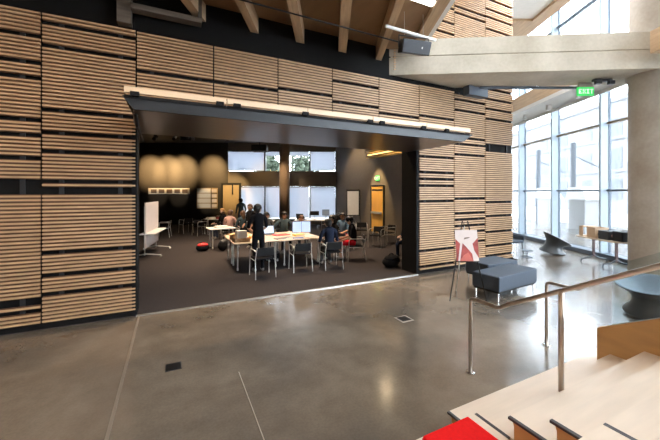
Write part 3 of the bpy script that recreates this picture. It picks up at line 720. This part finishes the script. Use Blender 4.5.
def person(label, loc, rz, seated=True, top='black', legs='black', skin='tan', hair='black', style='short', lean=.1, arms=None, sleeve=False, shorts=False, s=1.0, cap=False, turn=0., spread=.12, shoes='shoe', collar=None):
    t = thing('person', label, 'person', loc, rz)
    dz = -.405 if seated else 0.
    ph = .95+dz
    def T(x, y, z):                                   # lean the trunk about the pelvis
        a = lean; zz = z+dz-ph
        return Vector((x, y*math.cos(a)+zz*math.sin(a), ph+zz*math.cos(a)-y*math.sin(a)))
    J = {}; R = {}
    def put(k, v, r): J[k] = Vector(v); R[k] = r
    put('pelvis', (0,0,ph), .15); put('waist', T(0,.01,1.1), .135); put('chest', T(0,.01,1.28), .155); put('nb', T(0,-.01,1.44), .085)
    put('neck', T(0,.0,1.5), .055)
    hc = T(0,.03,1.6)
    put('jaw', T(0,.045,1.545), .068); put('head', T(0,.025,1.61), .098); put('crown', T(0,.01,1.675), .072)
    for sd, sg in (('L',-1),('R',1)):
        put('sh'+sd, T(sg*.185,-.01,1.4), .066)
        el, wr = (arms or {}).get(sd, ((.25,.0,1.14),(.26,.12,.92)))
        e = T(sg*el[0], el[1], el[2]); w = T(sg*wr[0], wr[1], wr[2])
        put('el'+sd, e, .046); put('wr'+sd, w, .031)
        d = (w-e).normalized(); side = Vector((-sg,0,0)); side = (side-d*side.dot(d)).normalized(); dn = d.cross(side)*(1 if sg > 0 else -1)
        if dn.z > 0: dn = -dn
        put('pa'+sd, w+d*.075, .034)
        p = J['pa'+sd]
        for q in range(4):
            o_ = (q-1.5)*.021; ln = (.036,.042,.039,.03)[q]
            put('f%d%sa' % (q, sd), p+d*(.032+ln)+side*o_+dn*.006, .0095)
            put('f%d%sb' % (q, sd), p+d*(.032+ln*1.85)+side*o_+dn*.03, .0085)
        put('th%sa' % sd, w+d*.045+side*.045, .011); put('th%sb' % sd, w+d*.085+side*.06+dn*.012, .0095)
        if seated:
            put('hip'+sd, (sg*.095,.04,ph-.02), .09); put('kn'+sd, (sg*spread,.44,.5), .066); put('an'+sd, (sg*spread,.4,.1), .043); put('to'+sd, (sg*spread,.54,.042), .036)
        else:
            put('hip'+sd, (sg*.095,0,.9), .092); put('kn'+sd, (sg*.1,.02,.5), .063); put('an'+sd, (sg*.1,-.02,.1), .043); put('to'+sd, (sg*.115,.13,.042), .036)
        put('he'+sd, J['an'+sd]+Vector((0,-.05,-.06)), .035)
    bones = [('pelvis','waist','torso'),('waist','chest','torso'),('chest','nb','torso'),('nb','neck','neck'),('neck','jaw','head'),('jaw','head','head'),('head','crown','head')]
    for sd in 'LR':
        bones += [('nb','sh'+sd,'torso'),('sh'+sd,'el'+sd,'uarm'),('el'+sd,'wr'+sd,'farm'),('wr'+sd,'pa'+sd,'hand'),('wr'+sd,'th%sa' % sd,'hand'),('th%sa' % sd,'th%sb' % sd,'hand'),
                  ('pelvis','hip'+sd,'thigh'),('hip'+sd,'kn'+sd,'thigh'),('kn'+sd,'an'+sd,'shin'),('an'+sd,'to'+sd,'foot'),('an'+sd,'he'+sd,'foot')]
        for q in range(4): bones += [('pa'+sd,'f%d%sa' % (q, sd),'hand'),('f%d%sa' % (q, sd),'f%d%sb' % (q, sd),'hand')]
    keys = list(J); idx = {k: i for i, k in enumerate(keys)}
    me = bpy.data.meshes.new('skel'); me.from_pydata([J[k]*s for k in keys], [(idx[a], idx[b]) for a, b, _ in bones], []); me.update()
    so = bpy.data.objects.new('skel', me); C.objects.link(so)
    sm = so.modifiers.new('skin', 'SKIN'); sm.use_smooth_shade = True
    ss = so.modifiers.new('sub', 'SUBSURF'); ss.levels = ss.render_levels = 1
    lay = me.skin_vertices[0] if me.skin_vertices else None
    for k in keys:
        v = lay.data[idx[k]]; v.radius = (R[k]*s, R[k]*s); v.use_root = (k == 'pelvis')
    dg = bpy.context.evaluated_depsgraph_get(); dg.update()
    bme = bpy.data.meshes.new_from_object(so.evaluated_get(dg)); bpy.data.objects.remove(so)
    body = bpy.data.objects.new('body', bme); C.objects.link(body); body.parent = t
    sk = SKINS[skin]; ct = CLO[top]; cl_ = CLO[legs]
    mats = [sk, ct, cl_, M['shoe'] if shoes == 'shoe' else CLO[shoes], CLO[collar or top]]
    bme.materials.clear()
    for m_ in mats: bme.materials.append(m_)
    reg = {'torso':1,'uarm':1,'farm':1 if sleeve else 0,'hand':0,'thigh':2,'shin':0 if shorts else 2,'foot':3,'neck':4 if collar else 0,'head':0}
    seg = [(J[a]*s, J[b]*s, R[a]*s, R[b]*s, reg[r]) for a, b, r in bones]
    for p in bme.polygons:
        c = p.center; best = 9; bi = 0
        for a, b, ra, rb, r in seg:
            ab = b-a; u = max(0., min(1., (c-a).dot(ab)/max(ab.length_squared, 1e-9))); d = (c-(a+ab*u)).length-(ra+(rb-ra)*u)
            if d < best: best = d; bi = r
        p.material_index = bi
    # hair, eyes, mouth, ears, nose
    hd = J['head']*s; r = .106*s
    Rt = Matrix.Rotation(turn, 3, 'Z')
    h = MB(); h.ball((0,0,0), 1, 18, 14, r, r*1.14, r*1.2)
    keep = []
    for f in h.f:
        c = sum((Vector(h.v[i]) for i in f), Vector())/len(f)
        lim = (.02 if style != 'long' else -.2)*s
        if c.y > .045*s and c.z < .045*s: continue
        if c.y > -.03*s and c.z < lim*.3-.01*s: continue
        if c.z < -.1*s: continue
        keep.append(f)
    h.f = keep; h.mi = [0]*len(keep)
    h.v = [tuple(hd + Rt @ (Vector(v)*1.03 + Vector((0,-.008*s,.016*s)))) for v in h.v]
    ho = h.build('hair', HAIR[hair], t, smooth=True); so_ = ho.modifiers.new('thick', 'SOLIDIFY'); so_.thickness = .015*s; so_.offset = -1
    if style == 'long':
        MB().tube([hd+Rt @ Vector((0,-.09*s,.02*s)), hd+Rt @ Vector((0,-.11*s,-.08*s)), hd+Rt @ Vector((0,-.1*s,-.22*s))], [.07*s,.08*s,.05*s], 12).build('ponytail', HAIR[hair], ho)
    if style == 'bun': MB().ball(hd+Rt @ Vector((0,-.1*s,.08*s)), .045*s).build('bun', HAIR[hair], ho, smooth=True)
    for sg in (-1,1): MB().ball(hd+Rt @ Vector((sg*.035*s,.09*s,.008*s)), .012*s, 8, 6).build('eye', M['eye'], t, smooth=True)
    MB().ball(hd+Rt @ Vector((0,.103*s,-.018*s)), .016*s, 8, 6, .8, 1.1, 1.3).build('nose', sk, t, smooth=True)
    for sg in (-1,1): MB().ball(hd+Rt @ Vector((sg*.098*s,.005*s,-.005*s)), .026*s, 8, 6, .4, .8, 1.2).build('ear', sk, t, smooth=True)
    MB().ball(hd+Rt @ Vector((0,.09*s,-.058*s)), .02*s, 8, 6, 1.2, .5, .35).build('mouth', M['lip'], t, smooth=True)
    if cap:
        c = MB(); c.ball(hd+Vector((0,-.005,.045*s)), 1, 16, 8, r*1.07, r*1.2, r*.85); c.prism([(x*.075*s+hd.x, hd.y+.1*s+y*.09*s) for x, y in ((-1,0),(1,0),(.8,.8),(0,1),(-.8,.8))], hd.z+.035*s, hd.z+.045*s)
        c.build('cap', CLO['black'], t, smooth=False)
    return t
desk = {'L': ((.27,.1,1.12),(.14,.38,1.13)), 'R': ((.27,.1,1.12),(.14,.38,1.13))}
wide = {'L': ((.37,.02,1.2),(.3,.3,1.08)), 'R': ((.37,.02,1.2),(.34,.3,1.08))}
hang = {'L': ((.24,-.02,1.14),(.22,.16,.98)), 'R': ((.24,-.02,1.14),(.22,.16,.98))}
fro = {'L': ((.22,.1,1.13),(.12,.36,1.1)), 'R': ((.22,.1,1.13),(.1,.33,1.14))}
Z0 = CZ+.002
person('standing person in black seen from behind at the near table', (2.0,8.2,Z0), .05, False, 'black','black','pale','black','bun', .04, {'L': ((.24,.08,1.14),(.12,.22,1.04)), 'R': ((.24,.08,1.14),(.12,.22,1.04))}, sleeve=False, turn=-.9, collar='cream')
person('seated man in navy shirt with his back to the lobby', (3.88,7.83,Z0), -.12, True, 'navy','grey','tan','black','short', .26, desk, sleeve=False)
person('person in black tee, cap and red shorts sitting sideways', (4.98,8.38,Z0), 1.15, True, 'black','red','tan','black','short', .22, fro, shorts=True, cap=True)
sits = [  # label, lat, dep, rz, kwargs
 ('dark shirted man facing us, arms spread, before the round column', -1.6, 11.05, math.pi-.1, dict(top='teal', legs='grey', skin='brown', hair='black', arms=wide, sleeve=True, s=1.04)),
 ('small person in rust top facing us left of the bright monitors', -1.0, 11.15, math.pi-.25, dict(top='rust', legs='grey', skin='tan', hair='brown', arms=desk, s=.94)),
 ('person with tanned face sitting just right of the standing person in black', -2.22, 11.2, math.pi-.3, dict(top='grey', legs='grey', skin='tan', hair='black', arms=desk, s=1.02)),
 ('person in pink shirt sitting with back to us left of the group', -4.0, 12.75, GRID, dict(top='pink', legs='jeans', skin='pale', hair='brown', arms=desk, sleeve=True)),
 ('blond person sitting beyond the pink shirt below the pinboard', -4.7, 14.2, GRID+2.4, dict(top='black', legs='jeans', skin='pale', hair='blond', style='long', arms=desk, sleeve=True)),
 ('brown haired person in teal right of the pink shirt', -3.35, 12.4, GRID+.5, dict(top='teal', legs='jeans', skin='pale', hair='brown', style='long', arms=desk, sleeve=True)),
 ('dark haired person in black just right of the man in navy', .12, 10.0, 1.8, dict(top='black', legs='black', skin='tan', hair='black', arms=desk, sleeve=True)),
 ('person in pale blue between the man in navy and the red shorts', .48, 11.3, 2.2, dict(top='blue', legs='red', skin='tan', hair='black', arms=fro)),
 ('person in dark navy half hidden by the right jamb', 2.48, 9.9, 1.7, dict(top='navy', legs='navy', skin='pale', hair='black', arms=fro, sleeve=True)),
]
for lb, la, de, rz, kw in sits:
    p = W(la, de, Z0); person(lb, p, rz, True, **kw)
    d = Matrix.Rotation(rz, 3, 'Z') @ Vector((0,-.03,0))
    chair((p.x+d.x, p.y+d.y, CZ), rz, 'silver framed armchair under the '+' '.join(lb.replace('small ', '').split(' sitting')[0].split(' facing')[0].split()[:11]))
person('dark dressed person standing just beyond the person in black', W(-2.85,11.6,Z0), GRID+2.6, False, 'black','black','tan','brown','short', .08, hang, sleeve=True, s=.93)
person('person in dark teal standing by the lower left shade', W(-4.55,16.4,Z0), GRID+.6, False, 'teal','jeans','tan','black','short', .1, hang, sleeve=True)

# ------------------------------------------------------------------ lobby furniture
def ottoman(label, c, rz, lx, ly, z0, z1):
    t = thing('ottoman', label, 'ottoman', (c[0],c[1],-.003), rz, 'ottoman benches')
    b = MB().box(-lx/2,lx/2,-ly/2,ly/2,z0,z1).build('cushion', M['ottoman'], t, bevel=.022, seg=3)
    MB().box(-lx/2+.02,lx/2-.02,-ly/2+.02,ly/2-.02,z0-.03,z0-.0005).build('base', M['black_plastic'], t)
    p = MB(); p.tube([(-lx/2+.012,-ly/2+.012,z1-.012),(lx/2-.012,-ly/2+.012,z1-.012),(lx/2-.012,ly/2-.012,z1-.012),(-lx/2+.012,ly/2-.012,z1-.012),(-lx/2+.012,-ly/2+.012,z1-.012)], .005, 5); p.build('piping', M['ottoman'], b)
    for sx in (-1,1):
        for sy in (-1,1): MB().tube([(sx*(lx/2-.05),sy*(ly/2-.05),0),(sx*(lx/2-.05),sy*(ly/2-.05),z0-.03)], .016, 10).build('leg', M['chrome'], t)
ottoman('front slate grey ottoman bench behind the handrail', (6.07,4.25), .09, 1.36, .56, .2, .485)
ottoman('rear slate grey ottoman bench against the slat wall', (6.72,5.05), .02, 1.05, .6, .19, .47)

# easel with poster
e1, e2 = Vector((4.71,4.42,0)), Vector((5.33,4.1,0)); em = (e1+e2)/2; er = math.atan2(e2.y-e1.y, e2.x-e1.x); eh = (e2-e1).length/2
t = thing('easel', 'black easel displaying a red and white poster beside the ottomans', 'easel', (em.x,em.y,-.003), er)
for s in (-1,1): MB().tube([(s*eh,0,0),(s*.05,.16,1.5)], .011, 6).build('leg', M['black_plastic'], t)
MB().tube([(.0,.62,0),(0,.2,1.4)], .011, 6).build('leg', M['silver'], t)  # silver colour stands in for window light on the dark rear leg
MB().tube([(-.22,.05,.74),(.22,.05,.74)], .011, 6).build('ledge', M['black_plastic'], t)
for s in (-1,1): MB().tube([(s*.03,.14,1.38),(s*.04,.11,1.47)], .007, 5).build('clamp', M['black_plastic'], t)
t = thing('poster', 'white and red star pattern poster standing on the black easel', 'poster', Matrix.Translation((em.x,em.y,0)) @ Matrix.Rotation(er,4,'Z') @ Vector((0,.03,.75)), er)
tl = Matrix.Rotation(math.radians(-9), 4, 'X') @ Matrix.Diagonal((.9,1,.96,1))
MB().box(-.235,.235,-.008,.0,0,.61, tl).build('board', M['poster_white'], t)
def flat(poly, m, d, nm):
    MB().prism([(x,y) for x,y in poly], 0, .0012, tl @ Matrix.Translation((0,-.0082-d,0)) @ Matrix.Rotation(math.pi/2, 4, 'X')).build(nm, m, t)
flat([(-.16,0),(.12,.0),(.1,.14),(-.02,.28),(-.09,.35)], M['poster_red'], 0, 'red_shape')
flat([(-.235,.0),(-.2,0),(-.14,.34),(-.235,.43)], M['poster_red'], 0, 'left_red_shape')
flat([(.235,.06),(.235,.45),(.12,.34),(.15,.2)], M['poster_red'], 0, 'right_red_shape')
flat([(-.17,0),(.12,0),(.02,.17),(-.08,.11)], M['poster_pink'], .0013, 'coral_shape')
flat([(-.06,.42),(.06,.45),(.07,.47),(-.04,.46)], M['photo_dark'], 0, 'grey_motif')

# spun seats
def spun(label, loc, k, tilt_m, mm, bend=0.):
    prof = [(.0,.0),(.12,.002),(.25,.01),(.33,.028),(.37,.046),(.365,.06),(.32,.1),(.275,.16),(.25,.22),(.25,.28),(.285,.35),(.36,.425),(.42,.47),(.43,.484),(.42,.49),(.36,.465),(.25,.42),(.13,.39),(.05,.382),(.0,.381)]
    prof = [(r*k, z*k) for r, z in prof]
    def rings(pf):
        b = MB(); n = 40
        for r_, z in pf:
            a = bend*max(0., min(1., (z/k-.06)/.36)); c = Vector((z*math.sin(a*.45), 0, z*math.cos(a*.3)))
            for q in range(n): b.v.append(tuple(tilt_m @ (c + Matrix.Rotation(a, 3, 'Y') @ Vector((r_*math.cos(q*2*math.pi/n), r_*math.sin(q*2*math.pi/n), 0)))))
        for i_ in range(len(pf)-1):
            for q in range(n): b.f.append((i_*n+q, i_*n+(q+1) % n, (i_+1)*n+(q+1) % n, (i_+1)*n+q)); b.mi.append(0)
        return b
    body, dish = rings(prof[:14]), rings(prof[13:])
    dz = -min(v[2] for v in body.v)
    t = thing('spun_chair', label, 'chair', (loc[0],loc[1],dz-.003), 0, 'spinning top seats')
    body.build('body', mm, t, smooth=True); dish.build('seat_dish', M['dish_sheen'], t, smooth=True)
near = W(5.38, 5.3)
spun('large dark spinning top seat behind the glass guard', near, 1.08, GM @ Matrix.Rotation(math.radians(4), 4, 'X') @ Matrix.Rotation(math.radians(-9), 4, 'Y'), M['spun'])
far = W(7.45, 10.75)
spun('tilted spinning top seat on the floor by the glass facade', far, 1.02, GM @ Matrix.Rotation(math.radians(7), 4, 'X') @ Matrix.Rotation(math.radians(5), 4, 'Y'), M['spun'], math.radians(24))

# lounge chair and side table by the wall end
P = W(6.15, 11.0)
t = thing('lounge_chair', 'dark lounge chair half hidden behind the end of the slat wall', 'chair', (P.x,P.y,-.003), GRID+.25)
MB().box(-.33,.33,-.3,.3,.34,.44).build('seat', M['ottoman'], t, bevel=.03)
MB().box(-.33,.33,.22,.34,.4,.74).build('backrest', M['ottoman'], t, bevel=.03)
for s in (-1,1):
    MB().box(s*.33-.03,s*.33+.03,-.3,.3,.4,.58).build('armrest', M['ottoman'], t, bevel=.02)
    for y, b in ((-.26,-.3),(.26,.34)): MB().tube([(s*.28,y,.34),(s*.3,b,0)], .014, 6).build('leg', M['black_plastic'], t)
P = W(6.25, 10.15)
t = thing('side_table', 'small round side table beside the lounge chair', 'table', (P.x,P.y,-.003), 0)
MB().lathe([(.17,.2),(.17,.215)], 24).build('tabletop', M['ext_pole'], t); MB().tube([(0,0,.0),(0,0,.2)], .015, 8).build('stem', M['gasket'], t); MB().lathe([(.15,0),(.15,.012)], 24).build('base', M['gasket'], t)

# table by the facade
t = thing('display_table', 'pale round ended display table on twin Y shaped legs by the glass', 'table', W(7.86, 9.12, -.003), GRID)
pl = [(.4*math.cos(a*math.pi/12), .5+.34*math.sin(a*math.pi/12)) for a in range(13)] + [(.4*math.cos(a*math.pi/12), -.5+.34*math.sin(a*math.pi/12)) for a in range(12, 25)]
MB().prism(pl, .715, .745).build('tabletop', M['table_top'], t, bevel=.004)
for y in (.42, -.34):
    lg = MB(); lg.box(-.03,-.012,y-.02,y+.02,.14,.715); lg.box(.012,.03,y-.02,y+.02,.14,.715); l = lg.build('leg', mat('leg_maroon_grey', (.2,.13,.13), .4), t)
    f = MB(); f.tube([(0,y,.2),(-.16,y,.11),(-.36,y,.075),(-.38,y,.0)], .02, 8); f.tube([(0,y,.2),(.16,y,.11),(.36,y,.075),(.38,y,.0)], .02, 8); f.build('foot', M['ext_pole'], l)
TD = .743
def dt(x, y): return W(7.86+x, 9.12+y, TD)
t = thing('wooden_rack', 'open wooden rack frame at the far end of the display table', 'rack', dt(-.12,.5), GRID)
for x0, x1, z0, z1 in ((-.2,-.175,.0,.3),(.175,.2,0,.3),(-.175,.175,.275,.3),(-.175,.175,0,.025)):
    MB().box(x0,x1,-.06,.06,z0,z1).build('bar', M['toy_wood'], t)
MB().box(-.15,.15,-.05,.05,.301,.31).build('shelf', M['toy_wood'], t)
t = thing('wooden_crate', 'light wooden crate with round holes in the middle of the display table', 'crate', dt(-.1,.16), GRID)
for a in ((-.2,.2,-.15,-.135,0,.3),(-.2,.2,.135,.15,0,.3),(-.2,-.185,-.135,.135,0,.3),(.185,.2,-.135,.135,0,.3)): MB().box(*a).build('side', M['toy_wood'], t)
MB().box(-.185,.185,-.135,.135,0,.02).build('bottom', M['toy_wood'], t)
MB().lathe([(.05,0),(.05,.012)], 14, Matrix.Translation((.04,-.151,.18)) @ Matrix.Rotation(math.pi/2,4,'X')).build('knob', M['photo_dark'], t)
MB().lathe([(.03,0),(.03,.012)], 14, Matrix.Translation((-.1,-.151,.12)) @ Matrix.Rotation(math.pi/2,4,'X')).build('knob', M['photo_dark'], t)
t = thing('equipment_case', 'dark equipment case in the middle of the display table', 'case', dt(-.05,-.23), GRID)
MB().box(-.22,.22,-.17,.17,0,.24).build('body', M['dark_case'], t, bevel=.01)
for q in (-.1,.08): MB().lathe([(.045,0),(.045,.02)], 14, Matrix.Translation((q,-.171,.12)) @ Matrix.Rotation(math.pi/2,4,'X')).build('dial', mat('pink_dial', (.5,.25,.22), .5), t)
MB().tube([(-.08,0,.24),(-.08,0,.27),(.08,0,.27),(.08,0,.24)], .01, 6).build('handle', M['dark_case'], t)
t = thing('equipment_case', 'black equipment case on the display table nearest the column', 'case', dt(.02,-.6), GRID)
MB().box(-.24,.24,-.15,.15,0,.26).build('body', M['black_plastic'], t, bevel=.01)
MB().box(-.1,.1,-.156,-.1505,.06,.2).build('panel', M['dark_case'], t); MB().tube([(-.08,0,.26),(-.08,0,.29),(.08,0,.29),(.08,0,.26)], .01, 6).build('handle', M['black_plastic'], t)

# floor boxes
t = thing('floor_box', 'dark square floor box lid in front of the opening, left', 'floor outlet', (.017,4.206,-.004), 0, 'floor boxes')
MB().box(-.085,.085,-.085,.085,0,.005).build('frame', M['steel_dark'], t); MB().box(-.078,.078,-.078,.078,.005,.008).build('lid', M['black_plastic'], t)
p = W((404-330)/320*5.2, 5.2)
t = thing('floor_box', 'dark square floor box lid nearer the right jamb and ottomans', 'floor outlet', (p.x,p.y,-.004), 0, 'floor boxes')
MB().box(-.115,.115,-.115,.115,0,.005).build('frame', M['joint_thin'], t); MB().box(-.085,.085,-.085,.085,.005,.008).build('lid', M['black_plastic'], t)

# ------------------------------------------------------------------ stairs, bleacher tiers, handrails, guard
RIS, GO, YN, SX0, SX1 = .155, .28, 2.04, 2.17, 4.68
st = MB(); 
t = thing('staircase', 'pale maple stairs descending to the lobby floor at lower right', 'stairs', (0,0,-.003))
for k in range(1, 8):
    y1 = YN-(k-1)*GO; y0 = y1-GO-.02 if k < 7 else -1.6
    z1 = k*RIS; s = MB()
    # tread with a raked nosing
    prof = [(y1-.03,0 if k == 1 else z1-RIS),(y1-.03,z1-.06),(y1-.022,z1-.035),(y1,z1-.022),(y1,z1),(y0+.0,z1),(y0,0 if k == 1 else z1-RIS)]
    n = len(prof); vs = [(x, y, z) for x in (SX0, SX1) for y, z in prof]
    s.add(vs, [tuple(range(n)), tuple(range(2*n-1, n-1, -1))] + [(i, n+i, n+(i+1) % n, (i+1) % n) for i in range(n)])
    tr = s.build('tread', M['stair_wood'], t)
    e = MB(); e.box(SX0-.027, SX0-.0005, y1-GO+.0, y1-.0, z1-.016, z1+.001); e.build('edge_strip', M['nosing'], tr)
    e = MB(); e.prism([(y1-GO-.03,0),(y1-.03,0),(y1-.03,RIS-.06),(y1-.022,RIS-.035),(y1,RIS-.022),(y1,RIS-.016),(y1-GO-.03,RIS-.016)], 0, .003, Matrix.Translation((SX0-.0005,0,z1-RIS)) @ Matrix(((0,0,-1,0),(1,0,0,0),(0,1,0,0),(0,0,0,1))))
    e.build('end_panel', M['oak'], tr)
def tier(label, z1, yf, yb, x0, x1):
    t = thing('seating_tier', label, 'bleacher', (0,0,-.003), 0, 'wooden seating tiers')
    s = MB(); prof = [(yf-.03,0),(yf-.03,z1-.06),(yf,z1-.022),(yf,z1),(yb,z1),(yb,0)]; n = len(prof)
    vs = [(x, y, z) for x in (x0, x1) for y, z in prof]
    s.add(vs, [tuple(range(n)), tuple(range(2*n-1, n-1, -1))] + [(i, n+i, n+(i+1) % n, (i+1) % n) for i in range(n)])
    s.build('bench', M['stair_wood'], t)
XE = SX0-.03
tier('lowest pale wood seating tier carrying the red cushion', 2*RIS, YN-GO-.0, YN-4*GO+.0, .9, XE)
tier('upper pale wood seating tier at the bottom right beside the stairs', 5*RIS, YN-4*GO-.0, YN-7*GO, 1.0, XE)
t = thing('seat_cushion', 'bright red square seat cushion on the lowest tier at bottom', 'cushion', (1.795,1.495,2*RIS-.0025), 0)
b = MB().box(-.225,.225,-.225,.225,0,.05).build('pad', M['red_felt'], t, bevel=.012, seg=3)
MB().tube([(-.223,-.223,.025),(.223,-.223,.025),(.223,.223,.025),(-.223,.223,.025),(-.223,-.223,.025)], .005, 6).build('seam', M['red_felt'], b)

def rail_pts(x, loop):
    return [(x,2.57,-.0),(x,2.57,.8),(x,2.56,.835),(x,2.53,.85),(x,2.24,.85),(x,2.2,.86)] + [(x, y, .85+.555*(2.24-y)) for y in (2.1,1.6,1.0,.4,-.2)]
t = thing('handrail', 'brushed steel handrail down the middle of the stairs', 'handrail', (0,0,-.003), 0, 'stair handrails')
MB().tube(rail_pts(3.06, False), .021, 14).build('rail', M['steel'], t, smooth=True)
MB().tube([(3.06,1.618,2*RIS+.001),(3.06,1.618,.85+.555*(2.24-1.618))], .021, 14).build('post', M['steel'], t, smooth=True)
MB().lathe([(.05,0),(.05,.008),(.03,.012)], 20, Matrix.Translation((3.06,2.57,0))).build('flange', M['chrome'], t)
t = thing('handrail', 'brushed steel handrail rising behind the middle one beyond the guard', 'handrail', (0,0,-.003), 0, 'stair handrails')
MB().tube(rail_pts(4.52, False), .021, 14).build('rail', M['steel'], t, smooth=True)
MB().lathe([(.05,0),(.05,.008),(.03,.012)], 20, Matrix.Translation((4.52,2.57,0))).build('flange', M['chrome'], t)
for y, k in ((1.0,4),(.16,7)): MB().tube([(4.52,y,k*RIS),(4.52,y,.85+.555*(2.24-y))], .021, 10).build('post', M['steel'], t, smooth=True)
t = thing('stair_guard', 'oak side guard with a clear glass panel above it beside the stairs', 'guard', (0,0,-.003))
ZG = lambda y: .535+.555*(1.88-y)
yz = [(1.88,RIS+.0),(1.88,.555),(-1.2,ZG(-1.2)),(-1.2,.4)]
xm = Matrix(((0,0,1,4.25),(1,0,0,0),(0,1,0,0),(0,0,0,1)))
MB().prism([(1.88,RIS),(1.88,.55),(-1.2,ZG(-1.2)),(-1.2,1.0)], 0, .06, xm).build('oak_panel', M['oak'], t)
MB().prism([(1.75,ZG(1.75)+.0),(1.75,1.27),(-1.2,1.27+.545*2.95),(-1.2,ZG(-1.2)+.0)], .024, .036, xm).build('glass_panel', M['guard_glass'], t)
MB().prism([(1.76,ZG(1.76)-.02),(1.76,ZG(1.76)+.02),(-1.2,ZG(-1.2)+.02),(-1.2,ZG(-1.2)-.02)], .015, .045, xm).build('glazing_channel', M['silver'], t)

# ------------------------------------------------------------------ light
w = bpy.data.worlds.new('World'); sc.world = w; w.use_nodes = True
N = w.node_tree.nodes; L = w.node_tree.links; bg = N['Background']
sky = N.new('ShaderNodeTexCoord'); sp = N.new('ShaderNodeSeparateXYZ'); rp = N.new('ShaderNodeValToRGB')
L.new(sky.outputs['Generated'], sp.inputs[0]); L.new(sp.outputs['Z'], rp.inputs['Fac'])
rp.color_ramp.elements[0].color = (.88,.94,1,1); rp.color_ramp.elements[1].color = (.75,.87,1,1)
L.new(rp.outputs['Color'], bg.inputs['Color']); bg.inputs['Strength'].default_value = 24.0
def area(p, size, power, col, rot=(0,0,0), sy=None, spread=180):
    l = bpy.data.lights.new('ceiling_or_fill_light', 'AREA'); l.energy = power; l.color = col; l.size = size
    if sy: l.shape = 'RECTANGLE'; l.size_y = sy
    l.spread = math.radians(spread)
    o = bpy.data.objects.new('ceiling_or_fill_light', l); C.objects.link(o); o.location = p; o.rotation_euler = rot; return o
def spot(p, tgt, power, col, ang, blend=.6, r=.04):
    l = bpy.data.lights.new('spot_or_fill_light', 'SPOT'); l.energy = power; l.color = col; l.spot_size = math.radians(ang); l.spot_blend = blend; l.shadow_soft_size = r
    o = bpy.data.objects.new('spot_or_fill_light', l); C.objects.link(o); o.location = p
    o.rotation_euler = (Vector(tgt)-Vector(p)).to_track_quat('-Z', 'Y').to_euler(); return o
WARM = (1,.74,.5); WW = (1,.82,.62)
for x, y in ((-5,3.2),(-2.6,3.2),(-.2,3.2)): area((x,y,5.15), .5, 38, WARM)
for x, y in ((-5,-2),(-1.5,-2),(2,-2.5)): area((x,y,5.15), 1., 36, WW)
area(W(5,3,8.3), 2., 260, (1,.95,.9), (0,0,0))  # unseen fill light, boosted to brighten the right side
area(W(6.2,9.6,8.3), 2., 240, (.95,.97,1), (0,0,0))  # second fill light added to lift the right slats, ottomans and floor
spot((8.6,5.6,8.1), (8.9,6.2,7.3), 60, (1,.6,.25), 90, 1.)
spot(W(.3,12.6,4.9), W(1.1,15.55,1.5), 420, (1,.86,.7), 26, .8)  # spot added only to brighten the flip chart
# room
pl_ = bpy.data.lights.new('track_bulb', 'POINT'); pl_.energy = 26; pl_.color = (1,.75,.45); pl_.shadow_soft_size = .05
po = bpy.data.objects.new('track_bulb', pl_); C.objects.link(po); po.location = W(1.96, 11.1, 4.8)
for x in (.4, 2.5, 4.6): spot((x,7.8,4.95), (x,5.4,0), 420, (1,.72,.42), 60, 1.)
for x, y, p in ((1.2,10.,125),(4.2,9.6,125),(1.0,13.5,125),(5.,13.5,110),(7,10.5,50)): area((x,y,5.05), .5, p, WARM, spread=95)
for la, pw in ((-11.5,3900),(-10.4,4300),(-9.4,3800),(-7.5,3000)): spot(W(la,DZ-3.2,4.9), W(la,DZ,3.4), pw, (1,.63,.27), 37, 1.)
for la, pw in ((-11,480),(-9.7,480),(-7.86,700)): spot(W(la,DZ-4,4.8), W(la,DZ,1.95 if la < -8 else 1.6), pw, (1,.8,.55), 17, .7)  # added spots that brighten the photo strip and notice board
spot(W(-6.2,DZ-3.4,4.9), W(-6.2,DZ,1.9), 1500, (1,.68,.3), 36, .8)  # added spot that brightens the tan pinboard
spot(W(-3.6,DZ-4.5,4.9), W(-2.74,19.3,2.6), 500, (1,.7,.42), 34, .8)  # added spot that brightens the round room column
spot(W(-4.2,DZ-2.,4.9), W(-4.4,DZ,3.0), 160, (1,.66,.28), 50, 1.)
spot((8.3,13.5,4.6), (9.43,13.5,1.4), 800, (1,.72,.36), 44)
spot((7.8,15.5,4.9), (9.43,15.5,3.), 200, (1,.75,.45), 90)

# ------------------------------------------------------------------ camera
cam = bpy.data.cameras.new('camera'); co = bpy.data.objects.new('camera', cam); C.objects.link(co)
co.location = (0,0,H); co.rotation_euler = (math.pi/2, 0, -TH)
cam.sensor_width = 36; cam.lens = 36*320/660; cam.shift_y = -28/660; cam.clip_start = .05; cam.clip_end = 500
sc.camera = co
sc.view_settings.view_transform = 'Standard'; sc.view_settings.look = 'None'; sc.view_settings.gamma = 1; sc.view_settings.use_curve_mapping = False
sc.view_settings.exposure = 0.
